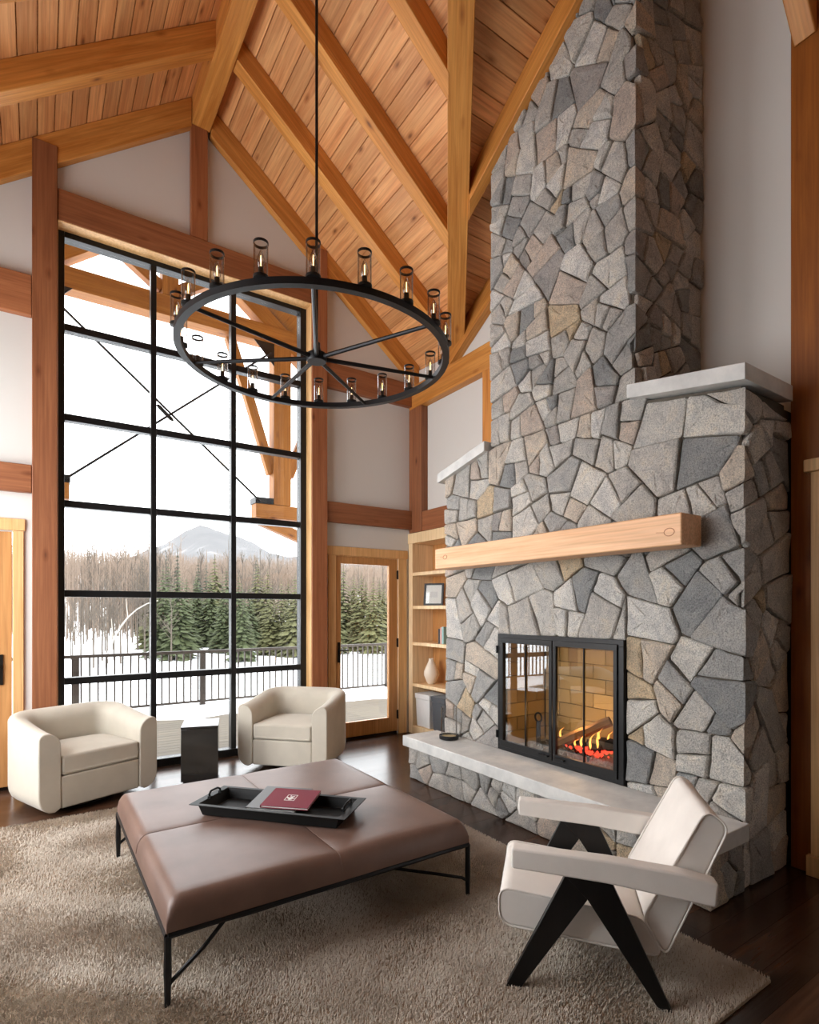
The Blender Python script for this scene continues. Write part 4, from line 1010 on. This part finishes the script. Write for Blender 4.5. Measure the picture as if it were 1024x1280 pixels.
# ------------------------------------------------------------------ cream barrel swivel chairs
def tub_chair(loc, rz, label):
    e = empty('swivel_armchair', loc, label, 'armchair', 'cream barrel armchairs', rz=rz)
    w, dp, t = .445, .36, .15
    # U path of the outer face: from front left along the left side, the back, to front right
    rb = .24; path = []
    path += [(-w, -dp + q * (2 * dp - rb)) for q in (0, .03, .12, .3, .5, .7, .85, .95)]
    path += [(-w + rb - rb * math.cos(a), dp - rb + rb * math.sin(a)) for a in [i * math.pi / 2 / 8 for i in range(9)]]
    path += [(-w + rb + q * (2 * w - 2 * rb), dp) for q in (.12, .35, .5, .65, .88)]
    path += [(w - rb + rb * math.sin(a), dp - rb + rb * math.cos(a)) for a in [i * math.pi / 2 / 8 for i in range(9)]]
    path += [(w, -dp + q * (2 * dp - rb)) for q in (.95, .85, .7, .5, .3, .12, .03, 0)]
    vs_ = []; n = len(path); secn = 0
    for i, (x, y_) in enumerate(path):
        a_, b_ = Vector(path[max(i - 1, 0)]), Vector(path[min(i + 1, n - 1)])
        tg = (b_ - a_).normalized(); nr = Vector((-tg.y, tg.x))    # outward normal
        if i < 8: nr = Vector((-1, 0))
        if i >= n - 8: nr = Vector((1, 0))
        f = (y_ + dp) / (2 * dp); H = .612 + .085 * (f * f * (3 - 2 * f))
        sec = [(-t, .06), (-.108, .035)]
        rr_ = .105
        sec += [(-rr_ + rr_ * math.sin(a), .035 + rr_ * 1.2 - rr_ * 1.2 * math.cos(a)) for a in [k * math.pi / 2 / 5 for k in range(1, 6)]]
        sec += [(0, .25), (0, .42)]
        ro, ri = .045, t - .045
        sec += [(-ro + ro * math.cos(a), H - ro + ro * math.sin(a)) for a in [k * math.pi / 10 for k in range(0, 6)]]
        sec += [(-ro - ri * math.sin(a), H - ri + ri * math.cos(a)) for a in [k * math.pi / 14 for k in range(1, 7)]]
        sec += [(-t, H - .115), (-t, .42), (-t, .25)]
        secn = len(sec)
        for nn, z in sec: vs_.append((x + nr.x * nn, y_ + nr.y * nn, z))
    fs_ = []
    for i in range(n - 1):
        for k in range(secn): a_, b_ = i * secn + k, i * secn + (k + 1) % secn; fs_.append((a_, b_, b_ + secn, a_ + secn))
    fs_.append(tuple(range(secn - 1, -1, -1))); fs_.append(tuple(range((n - 1) * secn, n * secn)))
    o = MB().add(vs_, fs_).build('arms_and_back', M['velvet'], None, smooth=True, ang=50, bevel=.008, fix=True); o.parent = e
    iw = w - t - .002
    o = MB().box(-iw, iw, -dp + .006, dp - t - .004, .05, .285).build('seat_base', M['velvet'], None, bevel=.012, seg=3); o.parent = e
    # seat cushion, slightly crowned
    g_ = 14; vs_ = []; fs_ = []
    for lay, (zz, ins_) in enumerate(((.29, .012), (.30, 0), (.40, 0), (.425, .012), (.438, .035))):
        pass
    cu = MB().box(-iw + .004, iw - .004, -dp + .002, dp - t - .02, .291, .43)
    o = cu.build('seat_cushion', M['velvet'], None); o.parent = e
    bm = bmesh.new(); bm.from_mesh(o.data); bmesh.ops.subdivide_edges(bm, edges=bm.edges[:], cuts=7, use_grid_fill=True)
    for v in bm.verts:
        if v.co.z > .42:
            u_ = v.co.x / iw; q_ = (v.co.y + dp) / (2 * dp - t); v.co.z += .030 * max(0, 1 - u_ * u_) * max(0, 1 - (2 * q_ - 1) ** 2) ** .6
    bm.to_mesh(o.data); bm.free(); o.data.polygons.foreach_set('use_smooth', [True] * len(o.data.polygons)); o.data.set_sharp_from_angle(angle=R(50))
    b = o.modifiers.new('bevel', 'BEVEL'); b.width = .028; b.segments = 4; b.limit_method = 'ANGLE'; b.angle_limit = R(50)
    o = MB().lathe([(.24, 0), (.25, .006), (.25, .03), (.20, .05)], (0, 0, 0), 32).build('swivel_base', M['black'], None, smooth=True); o.parent = e
    return e
tub_chair((.295, 5.20, 0), R(21.7), 'cream barrel armchair on the left, in front of the left window post')
tub_chair((2.14, 5.16, 0), R(-46.4), 'cream barrel armchair on the right, beside the glazed door')

# ------------------------------------------------------------------ white lounge chair with black A legs
ac = empty('lounge_chair', (1.78, 1.42, 0), 'white upholstered lounge chair with black inverted V legs', 'armchair')
D = Vector((.671, -.742, 0)); Nn = Vector((.742, .671, 0)); O = Vector((1.575, 1.61, 0))
AM = Matrix(((D.x, Nn.x, 0, O.x), (D.y, Nn.y, 0, O.y), (0, 0, 1, 0), (0, 0, 0, 1)))   # local x back, y across, z up
def acpart(name, mb, mat, bevel=.01, seg=3, smooth=False):
    o = mb.build(name, mat, None, bevel=bevel, seg=seg, fix=True); o.matrix_basis = AM; setparent(o, ac); return o
y0, y1 = .0, .55
def fillet(pts, r, n=5):
    o = []; k = len(pts)
    for i in range(k):
        p, a, b_ = Vector(pts[i]).to_2d() if len(pts[i]) > 2 else Vector(pts[i]), Vector(pts[i - 1]), Vector(pts[(i + 1) % k])
        da, db = (a - p), (b_ - p); t = min(r, da.length * .45, db.length * .45); q0, q1 = p + da.normalized() * t, p + db.normalized() * t
        for j in range(n + 1):
            u = j / n; o.append(tuple(q0 * (1 - u) ** 2 + p * 2 * u * (1 - u) + q1 * u * u))
    return o
for a in (y0 - .03, y1):
    pts = [(-.022, .0), (.034, .0), (.287, .392), (.542, .0), (.588, .0), (.372, .475), (.205, .475)]
    acpart('leg_frame', MB().prism([(p[0], p[1]) for p in [(-.022, .012), (.034, .012), (.287, .392), (.205, .475)]], 'y', a, a + .03).prism([(.287, .392), (.542, .012), (.588, .012), (.372, .475), (.205, .475)], 'y', a, a + .03), M['blackwood'], bevel=.002, seg=1)
for a in (y0 - .045, y1 - .022):
    mbp = fillet([( .0, .488), (.0, .566), (.36, .555), (.62, .535), (.738, .512), (.73, .425), (.36, .468)], .012, 3)
    acpart('armrest', MB().prism(mbp, 'y', a, a + .066), M['linen'], bevel=.008)
seat = fillet([(-.05, .222), (.57, .176), (.50, .316), (.13, .355), (-.055, .372)], .055)
acpart('seat_cushion', MB().prism(seat, 'y', y0 + .035, y1 - .035), M['linen'], bevel=.012, seg=4)
back = fillet([(.574, .178), (.795, .695), (.715, .752), (.492, .316)], .045)
acpart('back_cushion', MB().prism(back, 'y', y0 + .038, y1 - .038), M['linen'], bevel=.012, seg=4)
pp = MB()
for yy in (y0 + .036, y1 - .036):
    for pl in (seat, back):
        q = [(p[0], yy, p[1]) for p in pl]; pp.tube(q + q[:1], .004, 6)
acpart('piping', pp, M['linen'], bevel=0)

# ------------------------------------------------------------------ outside: deck, railing, porch timbers
dk = tag(MB().box(-6, 9, 5.86, 9.45, -.20, -.14).build('deck', M['decking']), kind='structure')
for k in range(26):
    y_ = 5.87 + k * .138
    MB().box(-6, 9, y_, y_ + .132, -.139, -.10).build('deck_board', M['decking'], dk)
# snow bank on the outer deck
rs = random.Random(11); mb = MB(); nx_, ny_ = 120, 14; vs_ = []
for i in range(nx_ + 1):
    x = -6 + 15 * i / nx_
    e0 = 8.62 + .10 * math.sin(x * 2.1) + .07 * math.sin(x * 5.3 + 1) + rs.uniform(-.03, .03)
    for j in range(ny_ + 1):
        t = j / ny_; y_ = e0 + (9.42 - e0) * t; vs_.append((x, y_, -.099 + (0 if j == 0 else .02 + .06 * (t ** .5) + .012 * math.sin(x * 3 + t * 4) + rs.uniform(-.01, .01))))
fs_ = [(i * (ny_ + 1) + j, (i + 1) * (ny_ + 1) + j, (i + 1) * (ny_ + 1) + j + 1, i * (ny_ + 1) + j + 1) for i in range(nx_) for j in range(ny_)]
tag(mb.add(vs_, fs_).build('snow_bank', M['snow'], smooth=True, ang=80), 'snow lying along the outer edge of the deck', 'snow', kind='stuff')
rl = empty('deck_railing', (2, 9.3, -.1), 'dark metal deck railing with thin balusters outside the window', 'railing')
rail_m = newmat('dark_rail_metal', srgb(62, 54, 48), 0.5, 0.3)[0]
MB().box(-5.5, 8.8, 9.27, 9.33, .80, .845).build('top_rail', rail_m, rl)
MB().box(-5.5, 8.8, 9.285, 9.315, .01, .045).build('bottom_rail', rail_m, rl)
bm_ = MB().box(-.0115, .0115, -.0115, .0115, .046, .799).mesh('baluster', rail_m)
x = -5.4
while x < 8.7:
    o = bpy.data.objects.new('baluster', bm_); COL.objects.link(o); o.location = (x, 9.3, 0); o.parent = rl; o.matrix_parent_inverse = W(rl).inverted(); x += .108
for k in range(-3, 5):
    x = .477 + 1.75 * k
    MB().box(x - .04, x + .04, 9.26, 9.34, -.1, .80).build('rail_post', rail_m, rl)
# porch truss at y = 7.06
YT = 7.06; E = M['exterior']
pt = empty('porch_truss', (XR, YT, 4.99), 'orange timber truss with steel cables over the deck outside the window', 'truss')
tbox('tie_beam', -0.6, 3.4, YT, YT + .2, 4.99, 5.23, E, pt)
for sx in (-1, 1):
    X = lambda v: XR + sx * v
    xs_ = sorted((X(1.27), X(1.51)))
    tbox('hammer_post', xs_[0], xs_[1], YT, YT + .2, 2.885, 4.985, E, pt)
    xs_ = sorted((X(1.03), X(2.5)))
    tbox('hammer_beam', xs_[0], xs_[1], YT, YT + .2, 2.70, 2.88, E, pt)
    if sx > 0: stick('curved_brace', (X(1.27), YT + .1, 3.30), (X(.95), YT + .1, 4.30), .10, .12, E, pt, side=(0, 1, 0)); stick('curved_brace', (X(.95), YT + .1, 4.29), (X(.72), YT + .1, 4.97), .10, .12, E, pt, side=(0, 1, 0))
    stick('curved_brace', (X(1.51), YT + .1, 3.30), (X(1.95), YT + .1, 4.45), .10, .12, E, pt, side=(0, 1, 0))
    stick('under_brace', (X(1.12), YT + .1, 2.68), (X(2.2), YT + .1, 2.30), .12, .14, E, pt, side=(0, 1, 0))
    stick('truss_rafter', (X(.06), YT + .1, 6.2), (X(2.7), YT + .1, 6.2 - MS * 2.64), .18, .2, E, pt, side=(0, 1, 0))
    stick('strut', (X(.08), YT + .1, 5.33), (X(.62), YT + .1, 5.70), .12, .13, E, pt, side=(0, 1, 0))
    MB().prism([(X(1.27), 4.99), (X(1.0), 4.99), (X(1.27), 4.70)], 'y', YT - .012, YT - .001).build('steel_plate', M['iron'], pt, fix=True)
    MB().box(*sorted((X(1.02), X(1.26))), YT - .01, YT + .21, 2.881, 2.96).build('steel_shoe', M['iron'], pt)
    MB().tube([(X(1.22), YT - .02, 4.86), (X(-1.08), YT - .02, 2.90)], .014, 6).build('cable', M['iron'], pt)
tbox('king_post', XR - .09, XR + .09, YT, YT + .2, 5.235, 6.2, E, pt)
c0, c1 = Vector((.11, YT - .02, 4.86)), Vector((2.33, YT - .02, 2.86))
MB().tube([c0 + (c1 - c0) * q for q in (.48, .49, .55, .56)], [.012, .024, .024, .012], 8).build('turnbuckle', M['iron'], pt)
pr = tag(MB().build('porch_roof', E) if False else None or bpy.data.objects.new('porch_roof', None), 'timber porch roof boards beyond the window head', 'roof'); COL.objects.link(pr); pr.location = (XR, 6.5, 6.3)
for sx in (-1, 1):
    for k in range(18):
        v0, v1 = .02 + k * .2, .215 + k * .2
        a, b_ = XR + sx * v0, XR + sx * v1; z0, z1 = 6.42 - MS * v0, 6.42 - MS * v1
        p = [(a, 5.84, z0), (b_, 5.84, z1), (b_, 7.5, z1), (a, 7.5, z0)]
        if sx < 0: p = [p[1], p[0], p[3], p[2]]
        framed('roof_board', p + [(q[0], q[1], q[2] + .03) for q in p], E, pr, bevel=0, axis=Vector((0, 1, 0)))
# ------------------------------------------------------------------ outside: snow field, trees, mountain
FW = Vector((math.sin(TH) - .35 * math.cos(TH), math.cos(TH) + .35 * math.sin(TH), 0)).normalized()    # towards the middle of the view through the window
RT = Vector((FW.y, -FW.x, 0))
def ground(dist, lat):
    z = -1.75
    if dist > 34: z += 1.9 * min(1, (dist - 34) / 60) ** 1.3
    if dist > 90: z += 15 * min(1, (dist - 90) / 170) ** 1.2 + max(0, -lat) * .05 * min(1, (dist - 90) / 80)
    return z + .10 * math.sin(dist * .35 + lat * .2)
mb = MB(); nd, nl = 60, 40; vs_ = []
for i in range(nd + 1):
    dd = 9.0 + 300 * (i / nd) ** 1.8
    for j in range(nl + 1):
        lt = (j / nl - .5) * (60 + dd * 1.8); p = FW * dd + RT * lt; vs_.append((p.x, max(p.y, 9.46), ground(dd, lt)))
mb.add(vs_, [(i * (nl + 1) + j, i * (nl + 1) + j + 1, (i + 1) * (nl + 1) + j + 1, (i + 1) * (nl + 1) + j) for i in range(nd) for j in range(nl)])
tag(mb.build('snow_field', M['snow'], smooth=True, ang=80, fix=True), kind='structure')
rt = random.Random(17)
def bare_tree_mesh(name, h, seed, nb=26, mat=None):
    r = random.Random(seed); mb = MB(); pts = [Vector((0, 0, -.3))]
    for k in range(1, 7): pts.append(Vector((r.uniform(-.05, .05) * h * .25 * k / 6, r.uniform(-.05, .05) * h * .25 * k / 6, h * k / 6)))
    mb.tube(pts, [.012 * h * (1 - .14 * k) for k in range(7)], 5)
    for k in range(nb):
        f = r.uniform(.25, .97); i = min(5, int(f * 6)); base = pts[i].lerp(pts[i + 1], f * 6 - i)
        a = r.uniform(0, 6.283); ln = h * r.uniform(.12, .30) * (1.15 - f); up = r.uniform(.5, 1.3)
        d_ = Vector((math.cos(a), math.sin(a), up)).normalized(); m1 = base + d_ * ln * .5 + Vector((0, 0, .02 * h)); e_ = base + d_ * ln + Vector((0, 0, .06 * h))
        mb.tube([base, m1, e_], [.0036 * h, .0026 * h, .0012 * h], 3, cap=False)
        for q in range(4):
            b2 = m1.lerp(e_, r.random()); a2 = r.uniform(0, 6.283); d2 = (d_ + Vector((math.cos(a2), math.sin(a2), r.uniform(-.2, .9))) * .8).normalized()
            mb.tube([b2, b2 + d2 * ln * r.uniform(.25, .5)], [.0018 * h, .0008 * h], 3, cap=False)
    return mb.mesh(name, mat or M['bark'])
def conifer_mesh(name, h, seed, mat, wide=.2, fluffy=1.0):
    r = random.Random(seed); mb = MB(); mb.tube([(0, 0, -.3), (0, 0, h)], [.016 * h, .003 * h], 5, mi=1)
    nl_ = int(26 * fluffy); 
    for k in range(nl_):
        f = k / (nl_ - 1); z = h * (.06 + .93 * f); rad = h * wide * (1 - f) ** .85 + .012 * h
        nbr = max(5, int(13 * (1 - f) + 4))
        for j in range(nbr):
            a = 6.283 * (j + r.random()) / nbr; L_ = rad * r.uniform(.65, 1.1); wd_ = L_ * r.uniform(.22, .34); dr_ = r.uniform(.15, .42) * L_
            c_, s_ = math.cos(a), math.sin(a)
            P = lambda u, v, dz: (c_ * u - s_ * v, s_ * u + c_ * v, z + dz)
            # jagged drooping frond
            mb.add([P(0, 0, .01 * h), P(L_ * .35, wd_, -dr_ * .3), P(L_ * .45, wd_ * .4, -dr_ * .3), P(L_ * .7, wd_ * .75, -dr_ * .8), P(L_, 0, -dr_), P(L_ * .7, -wd_ * .75, -dr_ * .8), P(L_ * .45, -wd_ * .4, -dr_ * .3), P(L_ * .35, -wd_, -dr_ * .3), P(L_ * .5, 0, -dr_ * .15)],
                   [(0, 1, 2), (0, 2, 8), (2, 3, 8), (3, 4, 8), (4, 5, 8), (5, 6, 8), (6, 0, 8), (6, 7, 0)])
    return mb.mesh(name, [mat, M['bark']])
def place(name, me, dist, lat, s, label, cat, group, rz=None):
    p = FW * dist + RT * lat
    o = bpy.data.objects.new(name, me); COL.objects.link(o); o.location = (p.x, p.y, ground(dist, lat)); o.scale = (s, s, s); o.rotation_euler = (0, 0, rt.uniform(0, 6.28) if rz is None else rz)
    return tag(o, label, cat, group)
def column_of(u): return 'the left column of panes' if u < 192 else 'the middle column of panes' if u < 292 else 'the right column of panes' if u < 390 else 'the glazed door'
def at_px(u, dist):      # lateral offset at a forward distance for an image column
    a = (u - 512) / 694.0; dv = Vector((math.sin(TH) + a * math.cos(TH), math.cos(TH) - a * math.sin(TH), 0))
    k = dist / dv.dot(FW); return (dv * k).dot(RT)
bt_ = [bare_tree_mesh('bare_tree', 9.0, s) for s in (1, 2, 3, 4)]
cm_ = [conifer_mesh('conifer', 8.0, 5, M['needle_dark'], .15, .9), conifer_mesh('conifer', 7.0, 6, M['needle'], .24), conifer_mesh('conifer', 7.0, 7, M['needle_olive'], .26)]
for k, (u, d_, s) in enumerate(((208, 58, 1.02), (222, 60, 1.08), (248, 62, .98), (258, 60, .92), (320, 64, 1.05), (178, 62, .95))):
    place('spruce_tree', cm_[0], d_, at_px(u, d_), s, '%s of the six dark spruces rising beyond the deck, counted from the left' % ['second', 'third', 'fourth', 'fifth', 'rightmost', 'leftmost'][k], 'tree', 'dark spruces beyond the deck')
k = 0
for u in range(196, 500, 9):
    d_ = rt.uniform(36, 52); olive = u > 325 or rt.random() < .25
    place('evergreen_tree', cm_[2 if olive else 1], d_, at_px(u + rt.uniform(-4, 4), d_), rt.uniform(.68, .98) * (d_ / 44), ('bushy olive evergreen' if olive else 'bushy green evergreen') + ' beyond the railing, seen through ' + column_of(u), 'tree', ('olive' if olive else 'green') + ' evergreens seen through ' + column_of(u))
for k in range(90):
    u = rt.uniform(70, 215) if k < 58 else rt.uniform(200, 500); d_ = rt.uniform(34, 75) if k < 58 else rt.uniform(55, 80)
    place('bare_tree', rt.choice(bt_), d_, at_px(u, d_), rt.uniform(.55, .95) * d_ / 58, 'bare leafless winter tree beyond the railing, seen through ' + column_of(u), 'tree', 'bare trees seen through ' + column_of(u))
bb_ = MB(); q = []
for k in range(9):
    t = k / 8; q.append((2.2 * t ** 1.7, 0, 3.6 * math.sin(t * 1.45)))
bb_.tube(q, [.06 * (1 - .085 * k) for k in range(9)], 6); bb_.tube([q[3], (q[3][0] - .1, .2, q[3][2] + .9)], [.025, .01], 5); bb_.tube([q[5], (q[5][0] - .05, -.2, q[5][2] + .8)], [.02, .008], 5)
o = place('bent_birch', bb_.mesh('bent_birch', M['birch']), 27, at_px(128, 27), 1.0, 'pale thin birch bent over in an arch beyond the railing', 'tree', None, rz=math.atan2(RT.y, RT.x))
# far wood on the rising slope: thousands of bare stems, one object
mb = MB(); 
for k in range(7500):
    d_ = 56 + 194 * rt.random() ** 1.1; lt = rt.uniform(-.62, .52) * d_ * .9
    if d_ < 78 and lt > at_px(230, d_): d_ += 30
    p = FW * d_ + RT * lt; z = ground(d_, lt); h = rt.uniform(6.5, 10.5); w = rt.uniform(.05, .09) * (d_ / 90) ** .5
    x_, y_ = p.x, p.y; tx = RT.x; ty = RT.y
    def q4(x0, z0, x1, z1, w0, w1): mb.add([(x_ + tx * (x0 - w0), y_ + ty * (x0 - w0), z + z0), (x_ + tx * (x0 + w0), y_ + ty * (x0 + w0), z + z0), (x_ + tx * (x1 + w1), y_ + ty * (x1 + w1), z + z1), (x_ + tx * (x1 - w1), y_ + ty * (x1 - w1), z + z1)], [(0, 1, 2, 3)])
    mb.tube([(x_, y_, z - .3), (x_ + rt.uniform(-.3, .3), y_ + rt.uniform(-.3, .3), z + h)], [w, w * .25], 3, cap=False)
    for j in range(8):
        f = rt.uniform(.35, .95); a = rt.uniform(0, 6.283); L_ = h * rt.uniform(.12, .26) * (1.2 - f)
        mb.tube([(x_, y_, z + h * f), (x_ + math.cos(a) * L_, y_ + math.sin(a) * L_, z + h * f + L_ * rt.uniform(.6, 1.4))], [w * .38, w * .12], 3, cap=False)
tag(mb.build('distant_forest', M['twig']), 'brown leafless forest on the slope far beyond the deck', 'forest', kind='stuff')
# mountain ridge
mb = MB(); nu, nv = 160, 14; vs_ = []
def ridge(u):
    pts = [(-400, 150), (40, 120), (120, 128), (165, 140), (195, 172), (225, 205), (250, 226), (262, 226), (290, 205), (310, 186), (340, 156), (372, 140), (420, 132), (480, 136), (560, 120), (900, 90)]
    for (a, za), (b_, zb) in zip(pts, pts[1:]):
        if a <= u <= b_: t = (u - a) / (b_ - a); return za + (zb - za) * t
    return 90
rm = random.Random(9)
for i in range(nu + 1):
    u = -250 + 1000 * i / nu; a = (u - 512) / 694.0
    dv = Vector((math.sin(TH) + a * math.cos(TH), math.cos(TH) - a * math.sin(TH), 0))
    for j in range(nv + 1):
        t = j / nv; p = dv * (700 + 800 * t); zr = ridge(u) * (t ** 1.1) + (4 * math.sin(u * .09 + 5 * t) + rm.uniform(-2, 2)) * t
        vs_.append((p.x, p.y, zr))
mb.add(vs_, [(i * (nv + 1) + j, (i + 1) * (nv + 1) + j, (i + 1) * (nv + 1) + j + 1, i * (nv + 1) + j + 1) for i in range(nu) for j in range(nv)])
tag(mb.build('mountain', M['mountain'], smooth=True, ang=80), 'pale haze-grey snowy mountain rising behind the forest', 'mountain')
